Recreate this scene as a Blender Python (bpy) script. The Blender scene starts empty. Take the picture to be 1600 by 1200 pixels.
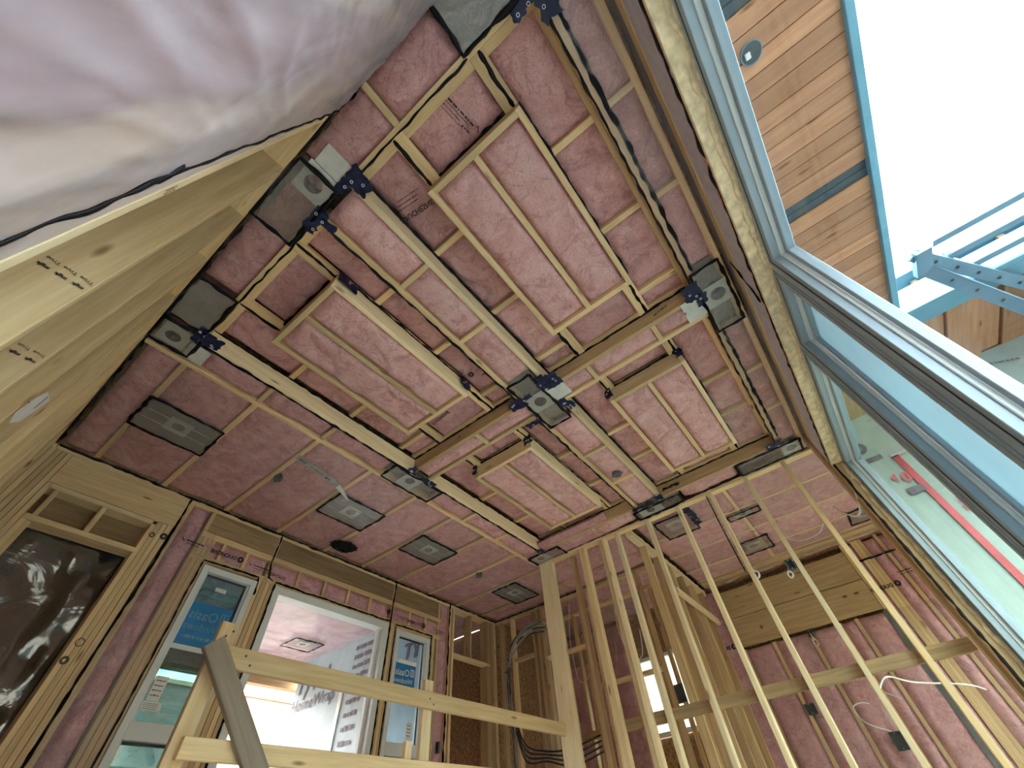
import bpy, math, random
from mathutils import Matrix, Vector, noise

random.seed(7)
SC = bpy.context.scene
COL = SC.collection
H = 1.5            # height of the lens above the sunken floor; everything below is measured from the lens
ZC = 2.62          # ceiling / beam underside
ZR = 2.77          # underside inside the coffer channels
ZF = -0.12         # main floor

# ------------------------------------------------------------------ camera
cam_d = bpy.data.cameras.new('camera')
cam = bpy.data.objects.new('camera', cam_d)
COL.objects.link(cam)
cam_d.sensor_fit = 'HORIZONTAL'
cam_d.sensor_width = 36.0
cam_d.lens = 629.03 / 1600 * 36.0
cam_d.clip_start = 0.02
R0 = (0.61585935, -0.78491768, -0.06798163)
R1 = (0.57800993, 0.50877388, -0.63800757)
R2 = (0.5353707, 0.35362887, 0.76702336)
cam.matrix_world = Matrix(((R0[0], -R1[0], -R2[0], 0), (R0[1], -R1[1], -R2[1], 0), (R0[2], -R1[2], -R2[2], H), (0, 0, 0, 1)))
SC.camera = cam

# ------------------------------------------------------------------ world, exposure
wd = bpy.data.worlds.new('overcast_sky')
SC.world = wd
wd.use_nodes = True
bg = wd.node_tree.nodes['Background']
bg.inputs[0].default_value = (1.0, 0.975, 0.94, 1)
bg.inputs[1].default_value = 5.0
SC.view_settings.view_transform = 'Standard'
SC.view_settings.look = 'None'
SC.view_settings.gamma = 1.0
SC.view_settings.use_curve_mapping = False
SC.view_settings.exposure = 2.0
SC.cycles.use_denoising = True
SC.cycles.max_bounces = 14
SC.cycles.diffuse_bounces = 8
SC.cycles.transparent_max_bounces = 16
SC.cycles.sample_clamp_indirect = 8.0

# ------------------------------------------------------------------ materials
def new_mat(name):
    m = bpy.data.materials.new(name)
    m.use_nodes = True
    nt = m.node_tree
    nt.nodes.clear()
    out = nt.nodes.new('ShaderNodeOutputMaterial')
    return m, nt, out

def N(nt, t, **kw):
    n = nt.nodes.new(t)
    for k, v in kw.items():
        if k in n.inputs:
            n.inputs[k].default_value = v
        else:
            setattr(n, k, v)
    return n

def ramp(nt, fac, stops):
    r = nt.nodes.new('ShaderNodeValToRGB')
    e = r.color_ramp.elements
    while len(e) < len(stops):
        e.new(0.5)
    for i, (p, c) in enumerate(stops):
        e[i].position = p
        e[i].color = (*c, 1)
    nt.links.new(fac, r.inputs[0])
    return r.outputs[0]

def coords(nt, scale=(1, 1, 1), rnd=True):
    tc = N(nt, 'ShaderNodeTexCoord')
    mp = N(nt, 'ShaderNodeMapping')
    mp.inputs['Scale'].default_value = scale
    nt.links.new(tc.outputs['Object'], mp.inputs[0])
    if rnd:
        oi = N(nt, 'ShaderNodeObjectInfo')
        mu = N(nt, 'ShaderNodeMath', operation='MULTIPLY')
        mu.inputs[1].default_value = 37.0
        nt.links.new(oi.outputs['Random'], mu.inputs[0])
        cb = N(nt, 'ShaderNodeCombineXYZ')
        for i in range(3):
            nt.links.new(mu.outputs[0], cb.inputs[i])
        nt.links.new(cb.outputs[0], mp.inputs['Location'])
        return mp.outputs[0], oi.outputs['Random']
    return mp.outputs[0], None

def plain(name, col, rough=0.6, metal=0.0, nscale=9.0, amt=0.15, bump=0.0, spec=0.5):
    m, nt, out = new_mat(name)
    v, _ = coords(nt)
    n = N(nt, 'ShaderNodeTexNoise', Scale=nscale, Detail=4.0)
    nt.links.new(v, n.inputs['Vector'])
    lo = tuple(c * (1 - amt) for c in col)
    hi = tuple(min(1, c * (1 + amt)) for c in col)
    c = ramp(nt, n.outputs[0], [(0.3, lo), (0.7, hi)])
    b = N(nt, 'ShaderNodeBsdfPrincipled', Roughness=rough, Metallic=metal)
    b.inputs['Specular IOR Level'].default_value = spec
    nt.links.new(c, b.inputs['Base Color'])
    if bump:
        bp = N(nt, 'ShaderNodeBump', Strength=bump, Distance=0.01)
        nt.links.new(n.outputs[0], bp.inputs['Height'])
        nt.links.new(bp.outputs[0], b.inputs['Normal'])
    nt.links.new(b.outputs[0], out.inputs[0])
    return m

def wood(name, light, dark, knots=True, rough=0.65):
    m, nt, out = new_mat(name)
    v, rnd = coords(nt, (1.2, 22, 22))
    n1 = N(nt, 'ShaderNodeTexNoise', Scale=1.6, Detail=5.0, Roughness=0.6)
    nt.links.new(v, n1.inputs['Vector'])
    c = ramp(nt, n1.outputs[0], [(0.3, dark), (0.5, tuple((a + b) / 2 for a, b in zip(light, dark))), (0.68, light)])
    # board-to-board tone
    hs = N(nt, 'ShaderNodeHueSaturation')
    mr = N(nt, 'ShaderNodeMapRange')
    mr.inputs[3].default_value = 0.78
    mr.inputs[4].default_value = 1.16
    nt.links.new(rnd, mr.inputs[0])
    nt.links.new(mr.outputs[0], hs.inputs['Value'])
    nt.links.new(c, hs.inputs['Color'])
    col = hs.outputs[0]
    if knots:
        v2, _ = coords(nt, (2.2, 9, 9))
        vo = N(nt, 'ShaderNodeTexVoronoi', Scale=1.0)
        nt.links.new(v2, vo.inputs['Vector'])
        f = ramp(nt, vo.outputs['Distance'], [(0.05, (1, 1, 1)), (0.13, (0, 0, 0))])
        mx = N(nt, 'ShaderNodeMixRGB')
        mx.inputs[2].default_value = (dark[0] * .45, dark[1] * .4, dark[2] * .35, 1)
        nt.links.new(f, mx.inputs[0])
        nt.links.new(col, mx.inputs[1])
        col = mx.outputs[0]
    b = N(nt, 'ShaderNodeBsdfPrincipled', Roughness=rough)
    b.inputs['Specular IOR Level'].default_value = 0.3
    nt.links.new(col, b.inputs['Base Color'])
    bp = N(nt, 'ShaderNodeBump', Strength=0.25, Distance=0.003)
    nt.links.new(n1.outputs[0], bp.inputs['Height'])
    nt.links.new(bp.outputs[0], b.inputs['Normal'])
    nt.links.new(b.outputs[0], out.inputs[0])
    return m

def pink(name, light, dark, pale, coat=0.25):
    m, nt, out = new_mat(name)
    v, rnd = coords(nt, (1, 1, 1))
    n1 = N(nt, 'ShaderNodeTexNoise', Scale=5.0, Detail=8.0, Roughness=0.62, Distortion=1.4)
    nt.links.new(v, n1.inputs['Vector'])
    c1 = ramp(nt, n1.outputs[0], [(0.22, dark), (0.55, light), (0.84, pale)])
    v2, _ = coords(nt, (1, 1, 1))
    n2 = N(nt, 'ShaderNodeTexNoise', Scale=46.0, Detail=6.0, Roughness=0.7, Distortion=2.6)
    nt.links.new(v2, n2.inputs['Vector'])
    f = ramp(nt, n2.outputs[0], [(0.36, (0.55, 0.52, 0.52)), (0.5, (0.95, 0.95, 0.95)), (0.66, (1.0, 1.0, 1.0))])
    mx = N(nt, 'ShaderNodeMixRGB', blend_type='MULTIPLY')
    mx.inputs[0].default_value = 0.75
    nt.links.new(c1, mx.inputs[1])
    nt.links.new(f, mx.inputs[2])
    v4, _ = coords(nt, (1, 1, 1))
    n4 = N(nt, 'ShaderNodeTexNoise', Scale=4.2, Detail=4.0, Roughness=0.55, Distortion=0.8)
    nt.links.new(v4, n4.inputs['Vector'])
    f4 = ramp(nt, n4.outputs[0], [(0.475, (1, 1, 1)), (0.497, (0.60, 0.50, 0.50)), (0.503, (0.60, 0.50, 0.50)), (0.525, (1, 1, 1))])  # dark crease lines: fold shade drawn into the colour
    mx4 = N(nt, 'ShaderNodeMixRGB', blend_type='MULTIPLY')
    mx4.inputs[0].default_value = 0.45
    nt.links.new(mx.outputs[0], mx4.inputs[1])
    nt.links.new(f4, mx4.inputs[2])
    mx = mx4
    hs = N(nt, 'ShaderNodeHueSaturation')
    mr = N(nt, 'ShaderNodeMapRange')
    mr.inputs[3].default_value = 0.88
    mr.inputs[4].default_value = 1.1
    nt.links.new(rnd, mr.inputs[0])
    nt.links.new(mr.outputs[0], hs.inputs['Value'])
    nt.links.new(mx.outputs[0], hs.inputs['Color'])
    b = N(nt, 'ShaderNodeBsdfPrincipled', Roughness=0.95)
    b.inputs['Specular IOR Level'].default_value = 0.05
    nt.links.new(hs.outputs[0], b.inputs['Base Color'])
    ad = N(nt, 'ShaderNodeMath', operation='ADD')
    nt.links.new(n1.outputs[0], ad.inputs[0])
    nt.links.new(n2.outputs[0], ad.inputs[1])
    bp = N(nt, 'ShaderNodeBump', Strength=0.7, Distance=0.014)
    nt.links.new(ad.outputs[0], bp.inputs['Height'])
    nt.links.new(bp.outputs[0], b.inputs['Normal'])
    if coat:   # the stretched clear vapour film that lies on the wool
        b.inputs['Coat Weight'].default_value = coat
        b.inputs['Coat Roughness'].default_value = 0.22
        v3, _ = coords(nt, (1, 1, 1))
        n3 = N(nt, 'ShaderNodeTexNoise', Scale=3.0, Detail=3.0, Distortion=3.0)
        nt.links.new(v3, n3.inputs['Vector'])
        b3 = N(nt, 'ShaderNodeBump', Strength=0.5, Distance=0.03)
        nt.links.new(n3.outputs[0], b3.inputs['Height'])
        nt.links.new(b3.outputs[0], b.inputs['Coat Normal'])
    nt.links.new(b.outputs[0], out.inputs[0])
    return m

def film(name, tint, milk, milkcol, rough=0.12, gloss=0.16, wr=(9, 9, 9), bump=0.4, dist=2.0, bdist=0.03):
    m, nt, out = new_mat(name)
    v, _ = coords(nt, wr, rnd=False)
    n = N(nt, 'ShaderNodeTexNoise', Scale=1.0, Detail=4.0, Distortion=dist)
    nt.links.new(v, n.inputs['Vector'])
    bp = N(nt, 'ShaderNodeBump', Strength=bump, Distance=bdist)
    nt.links.new(n.outputs[0], bp.inputs['Height'])
    tr = N(nt, 'ShaderNodeBsdfTransparent')
    tr.inputs[0].default_value = (*tint, 1)
    di = N(nt, 'ShaderNodeBsdfDiffuse')
    di.inputs[0].default_value = (*milkcol, 1)
    nt.links.new(bp.outputs[0], di.inputs['Normal'])
    m1 = N(nt, 'ShaderNodeMixShader')
    mr = N(nt, 'ShaderNodeMapRange')
    mr.inputs[1].default_value = 0.3
    mr.inputs[2].default_value = 0.75
    mr.inputs[3].default_value = milk * 0.78
    mr.inputs[4].default_value = min(1, milk * 1.4)
    nt.links.new(n.outputs[0], mr.inputs[0])
    nt.links.new(mr.outputs[0], m1.inputs[0])
    nt.links.new(tr.outputs[0], m1.inputs[1])
    nt.links.new(di.outputs[0], m1.inputs[2])
    gl = N(nt, 'ShaderNodeBsdfGlossy', Roughness=rough)
    nt.links.new(bp.outputs[0], gl.inputs['Normal'])
    m2 = N(nt, 'ShaderNodeMixShader')
    m2.inputs[0].default_value = gloss
    nt.links.new(m1.outputs[0], m2.inputs[1])
    nt.links.new(gl.outputs[0], m2.inputs[2])
    nt.links.new(m2.outputs[0], out.inputs[0])
    return m

def glass(name, tint, gloss=0.07, milk=0.0, milkcol=(0.5, 0.75, 0.9)):
    m, nt, out = new_mat(name)
    v, _ = coords(nt, (0.6, 0.6, 7), rnd=False)
    n = N(nt, 'ShaderNodeTexNoise', Scale=2.0, Detail=3.0)
    nt.links.new(v, n.inputs['Vector'])
    tr = N(nt, 'ShaderNodeBsdfTransparent')
    tr.inputs[0].default_value = (*tint, 1)
    gl = N(nt, 'ShaderNodeBsdfGlossy', Roughness=0.02)
    di = N(nt, 'ShaderNodeBsdfTranslucent')
    di.inputs[0].default_value = (*milkcol, 1)
    m0 = N(nt, 'ShaderNodeMixShader')
    mr = N(nt, 'ShaderNodeMapRange')
    mr.inputs[1].default_value = 0.35
    mr.inputs[2].default_value = 0.65
    mr.inputs[3].default_value = milk * 0.75
    mr.inputs[4].default_value = min(1, milk * 1.2)
    nt.links.new(n.outputs[0], mr.inputs[0])
    nt.links.new(mr.outputs[0], m0.inputs[0])
    nt.links.new(tr.outputs[0], m0.inputs[1])
    nt.links.new(di.outputs[0], m0.inputs[2])
    m2 = N(nt, 'ShaderNodeMixShader')
    m2.inputs[0].default_value = gloss
    nt.links.new(m0.outputs[0], m2.inputs[1])
    nt.links.new(gl.outputs[0], m2.inputs[2])
    nt.links.new(m2.outputs[0], out.inputs[0])
    return m

M = {}
M['pine'] = wood('pine_lumber', (0.80, 0.61, 0.35), (0.62, 0.43, 0.22))
M['pale'] = wood('pale_lit_spruce', (0.88, 0.73, 0.48), (0.76, 0.57, 0.32))  # paler lumber; light on window-facing boards is put into the colour
M['brown'] = wood('brown_shaded_fir', (0.60, 0.42, 0.23), (0.43, 0.28, 0.14))  # browner lumber; shade on beam sides and rear framing is in the colour
M['grey_wood'] = wood('grey_brace_wood', (0.36, 0.29, 0.22), (0.25, 0.19, 0.14))  # darker brace: the shade on its face is part of the colour
M['osb'] = plain('oriented_strand_board', (0.34, 0.20, 0.10), 0.8, nscale=28, amt=0.5, bump=0.4)
M['plywood'] = wood('plywood_plank', (0.64, 0.46, 0.25), (0.47, 0.32, 0.16))
M['rim'] = wood('rim_board_ply', (0.40, 0.275, 0.15), (0.23, 0.15, 0.075), False)
M['cedar'] = wood('cedar_soffit', (0.60, 0.30, 0.165), (0.44, 0.20, 0.10))
M['pink'] = pink('pink_fibreglass', (0.84, 0.50, 0.475), (0.64, 0.31, 0.30), (0.92, 0.70, 0.66), 0.10)
M['pink_deep'] = pink('pink_fibreglass_filmed_shaded', (0.76, 0.43, 0.42), (0.56, 0.27, 0.27), (0.86, 0.60, 0.58), 0.22)  # film coat plus a darker pink that carries the recess shade
M['pink_wall'] = pink('pink_wall_fibreglass', (0.80, 0.46, 0.50), (0.60, 0.29, 0.33), (0.90, 0.66, 0.70), 0.22)
M['film'] = film('clear_vapour_film', (0.97, 0.95, 0.95), 0.07, (0.75, 0.72, 0.72), 0.16, 0.05, (5, 5, 5), 0.5, 3.0)
M['film_shiny'] = film('glossy_stretched_film', (0.97, 0.95, 0.95), 0.06, (0.8, 0.78, 0.76), 0.10, 0.10, (14, 5, 5), 0.9, 2.5)
M['film_strip'] = film('printed_strip_film', (0.7, 0.72, 0.7), 0.45, (0.55, 0.57, 0.55), 0.3, 0.08, (9, 9, 9), 0.3, 1.0)
M['film_grey'] = film('dusty_vapour_film', (0.84, 0.84, 0.82), 0.16, (0.50, 0.49, 0.47), 0.18, 0.10, (9, 9, 9), 0.5, 2.0)
M['film_milky'] = film('milky_vapour_film', (0.98, 0.95, 0.97), 0.40, (0.86, 0.78, 0.88), 0.24, 0.12, (2.6, 2.6, 1.2), 0.6, 1.5, 0.010)
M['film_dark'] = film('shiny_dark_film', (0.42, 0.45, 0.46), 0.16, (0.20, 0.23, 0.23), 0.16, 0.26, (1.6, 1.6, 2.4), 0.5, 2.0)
M['caulk'] = plain('black_acoustic_sealant', (0.004, 0.004, 0.006), 0.5, nscale=60, amt=0.4, bump=0.3, spec=0.2)
M['tape'] = plain('navy_sheathing_tape', (0.006, 0.012, 0.050), 0.35, nscale=30, amt=0.4, bump=0.5, spec=0.3)
M['tape_print'] = plain('white_tape_print', (0.75, 0.8, 0.85), 0.5)
M['plate'] = plain('galvanised_plate', (0.62, 0.63, 0.59), 0.5, 0.1, 14, 0.1)
M['can'] = plain('dark_can', (0.13, 0.125, 0.12), 0.5, 0.4, 8, 0.3)
M['ink'] = plain('printed_ink', (0.03, 0.018, 0.022), 0.6)
M['stamp'] = plain('lumber_stamp_ink', (0.10, 0.075, 0.04), 0.7)
M['pvc'] = plain('white_vinyl_frame', (0.72, 0.76, 0.76), 0.35, nscale=3, amt=0.04)
M['alu'] = plain('anodised_frame', (0.30, 0.38, 0.44), 0.42, 0.1, 4, 0.06)
M['alu_lite'] = plain('bright_glazing_bead', (0.62, 0.70, 0.71), 0.35, 0.0, 4, 0.05)
M['gasket'] = plain('dark_gasket', (0.03, 0.035, 0.04), 0.5)
M['glass'] = glass('blue_tinted_glass', (0.80, 0.91, 0.97), 0.05, 0.0)
M['glass_reflect'] = glass('glass_with_blue_reflection', (0.42, 0.62, 0.70), 0.09, 0.88, (0.27, 0.36, 0.40))  # sky reflection painted as a milky blue tone in the pane
M['glass_green'] = glass('green_tinted_glass', (0.80, 0.92, 0.91), 0.05, 0.0)
M['glass_dark'] = glass('porch_window_glass', (0.50, 0.68, 0.70), 0.12, 0.06, (0.2, 0.4, 0.45))
M['foam'] = plain('sprayed_foam', (0.74, 0.60, 0.38), 0.9, nscale=22, amt=0.25, bump=0.8)
M['white'] = plain('paper_white', (0.80, 0.80, 0.79), 0.7, amt=0.04)
M['shaded_print'] = plain('shaded_sticker_print', (0.16, 0.34, 0.46), 0.5)  # white sticker print, darkened to carry the shade at that window
M['blue'] = plain('sticker_blue', (0.02, 0.22, 0.52), 0.4, amt=0.1)
M['wrap'] = plain('pale_house_wrap', (0.36, 0.45, 0.43), 0.55, nscale=4, amt=0.06, bump=0.5)
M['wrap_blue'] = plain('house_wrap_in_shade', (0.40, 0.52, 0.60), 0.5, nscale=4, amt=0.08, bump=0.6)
M['box_bed'] = plain('dusty_box_bed', (0.30, 0.28, 0.26), 0.7)
M['film_teal'] = film('crumpled_teal_film', (0.5, 0.6, 0.62), 0.55, (0.10, 0.19, 0.21), 0.15, 0.14, (3, 3, 5), 0.8, 2.5)
M['red'] = plain('red_sheathing_tape', (0.50, 0.05, 0.07), 0.4, amt=0.2)
M['red_ink'] = plain('red_print', (0.60, 0.12, 0.15), 0.6)
M['purple_ink'] = plain('grey_print', (0.16, 0.14, 0.18), 0.6)
M['metal_blue'] = plain('prefinished_flashing', (0.17, 0.38, 0.50), 0.4, 0.2, 5, 0.08)
M['steel'] = plain('galvanised_steel', (0.16, 0.27, 0.36), 0.4, 0.4, 6, 0.1)
M['dark_gap'] = plain('dark_vent_strip', (0.05, 0.07, 0.08), 0.6)
M['band'] = plain('grey_membrane', (0.52, 0.48, 0.54), 0.6, nscale=12, amt=0.12)
M['concrete'] = plain('site_gravel', (0.17, 0.165, 0.15), 0.95, nscale=30, amt=0.2, bump=0.4)
M['subfloor'] = plain('subfloor_panel', (0.74, 0.68, 0.58), 0.8, nscale=20, amt=0.2)
M['cable'] = plain('white_cable', (0.78, 0.76, 0.72), 0.4, amt=0.05)
M['cable_black'] = plain('black_cable', (0.03, 0.03, 0.035), 0.4)
M['cable_grey'] = plain('grey_cable', (0.30, 0.29, 0.28), 0.45)
M['box_grey'] = plain('grey_electrical_box', (0.09, 0.11, 0.12), 0.5, amt=0.15)
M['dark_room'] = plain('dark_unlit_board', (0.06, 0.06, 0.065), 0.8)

# ------------------------------------------------------------------ builders
WM = {}     # world matrix of every object, measured from the lens height

def _link(o, parent, Mx):
    COL.objects.link(o)
    WM[o.name] = Mx
    if parent is not None:
        o.parent = parent
        o.matrix_basis = WM[parent.name].inverted() @ Mx
    else:
        o.matrix_basis = Matrix.Translation((0, 0, H)) @ Mx
    return o

def root(name, loc, label=None, cat=None, group=None, kind=None):
    o = bpy.data.objects.new(name, None)
    o.empty_display_size = 0.1
    _link(o, None, Matrix.Translation(loc))
    tag(o, label, cat, group, kind)
    return o

def tag(o, label=None, cat=None, group=None, kind=None):
    if label: o['label'] = label
    if cat: o['category'] = cat
    if group: o['group'] = group
    if kind: o['kind'] = kind
    return o

def mesh_obj(name, vs, fs, mat, parent=None, smooth=False, Mx=None):
    if Mx is None:
        c = Vector((0, 0, 0))
        lo = [min(v[i] for v in vs) for i in range(3)]
        hi = [max(v[i] for v in vs) for i in range(3)]
        c = Vector([(a + b) / 2 for a, b in zip(lo, hi)])
        vs = [tuple(Vector(v) - c) for v in vs]
        Mx = Matrix.Translation(c)
    me = bpy.data.meshes.new(name)
    me.from_pydata(vs, [], fs)
    me.materials.append(M[mat] if isinstance(mat, str) else mat)
    if smooth:
        for p in me.polygons:
            p.use_smooth = True
    me.update()
    return _link(bpy.data.objects.new(name, me), parent, Mx)

BOXF = [(0, 3, 2, 1), (4, 5, 6, 7), (0, 1, 5, 4), (1, 2, 6, 5), (2, 3, 7, 6), (3, 0, 4, 7)]

def boxv(x0, x1, y0, y1, z0, z1):
    return [(x0, y0, z0), (x1, y0, z0), (x1, y1, z0), (x0, y1, z0), (x0, y0, z1), (x1, y0, z1), (x1, y1, z1), (x0, y1, z1)]

def lumber(name, p, q, w, h, mat, parent, up=(0, 0, 1)):
    """A board running p -> q along its centre line: w across, h along 'up'. Edges eased; grain follows local X."""
    p, q = Vector(p), Vector(q)
    X = (q - p)
    L = X.length
    X.normalize()
    Z = Vector(up)
    Z = (Z - X * Z.dot(X)).normalized()
    Y = Z.cross(X)
    Mx = Matrix.Translation((p + q) / 2) @ Matrix((X, Y, Z)).transposed().to_4x4()
    e = min(0.003, w * .15, h * .15)
    ring = [(-w/2+e, -h/2), (w/2-e, -h/2), (w/2, -h/2+e), (w/2, h/2-e), (w/2-e, h/2), (-w/2+e, h/2), (-w/2, h/2-e), (-w/2, -h/2+e)]
    vs = [(-L/2, a, b) for a, b in ring] + [(L/2, a, b) for a, b in ring]
    fs = [(i, (i+1) % 8, (i+1) % 8 + 8, i+8) for i in range(8)] + [tuple(range(7, -1, -1)), tuple(range(8, 16))]
    return mesh_obj(name, vs, fs, mat, parent, Mx=Mx)

def box(name, x0, x1, y0, y1, z0, z1, mat, parent=None):
    """Axis-aligned board, local X along its longest side so that the grain runs with it."""
    d = (x1 - x0, y1 - y0, z1 - z0)
    k = max(range(3), key=lambda i: d[i])
    c = ((x0+x1)/2, (y0+y1)/2, (z0+z1)/2)
    a = [0, 0, 0]; a[k] = d[k] / 2
    p = (c[0]-a[0], c[1]-a[1], c[2]-a[2]); q = (c[0]+a[0], c[1]+a[1], c[2]+a[2])
    up = (0, 0, 1) if k != 2 else (0, 1, 0)
    if k == 0: w, h = d[1], d[2]
    elif k == 1: w, h = d[0], d[2]
    else: w, h = d[0], d[1]
    return lumber(name, p, q, w, h, mat, parent, up)

def batt(name, o, u, v, n, mat, parent, bulge=0.02, thick=0.05, lump=0.012, step=0.036, seed=0, crease=0.02):
    """A fluffy slab: o corner, u and v edge vectors, n the side that faces the room."""
    o, u, v, n = Vector(o), Vector(u), Vector(v), Vector(n)
    nu = max(4, min(46, int(u.length / step))); nv = max(4, min(60, int(v.length / step)))
    sd = Vector((seed * 3.7 + 1.3, seed * 1.9, seed * 5.1))
    vs, fs = [], []
    for j in range(nv + 1):
        for i in range(nu + 1):
            a, b = i / nu, j / nv
            p = o + u * a + v * b
            da, db = min(a, 1-a) * u.length, min(b, 1-b) * v.length
            ed = min(1.0, da / 0.045) ** .5 * min(1.0, db / 0.045) ** .5
            s = p + sd
            d = bulge * ed - thick * (1 - ed) * .55
            d += lump * noise.noise(s * 5.0) * ed + lump * .5 * noise.noise(s * 13.0) * ed
            c = abs(noise.noise(s * 2.3))
            d -= crease * math.exp(-(c / .045) ** 2) * ed
            vs.append(tuple(p + n * d))
    w = nu + 1
    flip = u.cross(v).dot(n) < 0
    for j in range(nv):
        for i in range(nu):
            q = (j*w+i, j*w+i+1, (j+1)*w+i+1, (j+1)*w+i)
            fs.append(q[::-1] if flip else q)
    # back
    k = len(vs)
    for a, b in ((0, 0), (1, 0), (1, 1), (0, 1)):
        vs.append(tuple(o + u*a + v*b - n * thick))
    q = (k, k+1, k+2, k+3)
    fs.append(q if flip else q[::-1])
    return mesh_obj(name, vs, fs, mat, parent, smooth=True)

def sheet(name, o, u, v, n, mat, parent, amp=0.01, freq=2.0, step=0.06, seed=0, stretch=(1, 1), fn=None, kind=None):
    o, u, v, n = Vector(o), Vector(u), Vector(v), Vector(n)
    nu = max(2, int(u.length / step)); nv = max(2, int(v.length / step))
    vs, fs = [], []
    for j in range(nv + 1):
        for i in range(nu + 1):
            a, b = i / nu, j / nv
            p = o + u * a + v * b
            s = Vector((a * u.length * stretch[0], b * v.length * stretch[1], seed * 2.7))
            d = amp * (noise.noise(s * freq) + .5 * noise.noise(s * freq * 2.7))
            if fn: d += fn(a, b)
            vs.append(tuple(p + n * d))
    w = nu + 1
    flip = u.cross(v).dot(n) < 0
    for j in range(nv):
        for i in range(nu):
            q = (j*w+i, j*w+i+1, (j+1)*w+i+1, (j+1)*w+i)
            fs.append(q[::-1] if flip else q)
    return mesh_obj(name, vs, fs, mat, parent, smooth=True)

def tube(name, pts, r, mat, parent, sides=6, jitter=0.0, rj=0.0, step=None, flat=1.0, seed=0, closed=False):
    P = [Vector(p) for p in pts]
    if closed: P.append(P[0])
    if step:
        Q = []
        for a, b in zip(P, P[1:]):
            k = max(1, int((b - a).length / step))
            Q += [a.lerp(b, i / k) for i in range(k)]
        Q.append(P[-1]); P = Q
    vs, fs = [], []
    up0 = Vector((0.13, 0.21, 0.97))
    for i, p in enumerate(P):
        t = (P[min(i+1, len(P)-1)] - P[max(i-1, 0)])
        t = t.normalized() if t.length > 1e-9 else Vector((1, 0, 0))
        up = up0 if abs(t.dot(up0)) < .95 else Vector((1, 0, 0))
        a = t.cross(up).normalized(); b = a.cross(t)
        sv = p * 1.0 + Vector((seed * 3.1, 0, 0))
        jx = jitter * noise.noise(sv * 11.0); jy = jitter * .5 * noise.noise(sv * 11.0 + Vector((7, 3, 1)))
        rr = r * (1 + rj * noise.noise(sv * 17.0) * 1.6)
        if i in (0, len(P)-1) and not closed: rr *= .6
        for k in range(sides):
            an = 2 * math.pi * k / sides
            vs.append(tuple(p + a * (jx + rr * math.cos(an)) + b * (jy + rr * flat * math.sin(an))))
    for i in range(len(P) - 1):
        for k in range(sides):
            k2 = (k + 1) % sides
            fs.append((i*sides+k, i*sides+k2, (i+1)*sides+k2, (i+1)*sides+k))
    fs.append(tuple(range(sides-1, -1, -1)))
    fs.append(tuple(range((len(P)-1)*sides, len(P)*sides)))
    return mesh_obj(name, vs, fs, mat, parent, smooth=True)

_cs = [0]
def caulk(pts, parent, r=0.011, closed=False, name='caulk_bead'):
    _cs[0] += 1
    return tube(name, pts, r, 'caulk', parent, 6, 0.010, 0.55, 0.022, 0.55, _cs[0], closed)

def curve_pts(ctrl, n=8):
    P = [Vector(p) for p in ctrl]
    P = [P[0]] + P + [P[-1]]
    out = []
    for i in range(1, len(P) - 2):
        a, b, c, d = P[i-1], P[i], P[i+1], P[i+2]
        for k in range(n):
            t = k / n
            out.append(0.5 * ((2*b) + (c-a)*t + (2*a-5*b+4*c-d)*t*t + (-a+3*b-3*c+d)*t**3))
    out.append(P[-2])
    return out

def text(name, s, size, o, right, upv, mat, parent, bold=0.0, align='LEFT'):
    """Flat lettering at o running along 'right'; 'right' and 'up' may form a mirrored pair (print seen from behind)."""
    cu = bpy.data.curves.new(name, 'FONT')
    cu.body = s
    cu.size = size
    cu.offset = bold
    cu.align_x = align
    cu.resolution_u = 2
    t = bpy.data.objects.new('tmp_text', cu)
    me = bpy.data.meshes.new_from_object(t)
    bpy.data.objects.remove(t)
    r, u = Vector(right).normalized(), Vector(upv).normalized()
    o = Vector(o)
    vs = [tuple(o + r * v.co.x + u * v.co.y) for v in me.vertices]
    fs = [tuple(p.vertices) for p in me.polygons]
    bpy.data.meshes.remove(me)
    return mesh_obj(name, vs, fs, mat, parent)

def fine_print(o, right, upv, length, h, mat, parent, seed=0, name='fine_print'):
    """A line of print too small to read: short dashes of uneven length."""
    rg = random.Random(seed * 17 + 5)
    o, r, u = Vector(o), Vector(right).normalized(), Vector(upv).normalized()
    vs, fs, x = [], [], 0.0
    while x < length:
        w = h * rg.uniform(.5, 2.2)
        hh = h * rg.uniform(.7, 1.0)
        k = len(vs)
        for a, b in ((x, 0), (min(x + w, length), 0), (min(x + w, length), hh), (x, hh)):
            vs.append(tuple(o + r * a + u * b))
        fs.append((k, k+1, k+2, k+3))
        x += w + h * rg.uniform(.25, .6)
    return mesh_obj(name, vs, fs, mat, parent)

def check_mark(o, right, upv, h, parent):
    o, r, u = Vector(o), Vector(right).normalized(), Vector(upv).normalized()
    P = [(0, .45), (.15, .55), (.35, .25), (.8, 1.0), (.95, .9), (.38, 0)]
    return mesh_obj('check_mark', [tuple(o + r*a*h + u*b*h) for a, b in P], [(0, 1, 2, 5), (2, 3, 4, 5)], 'ink', parent)

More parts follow.
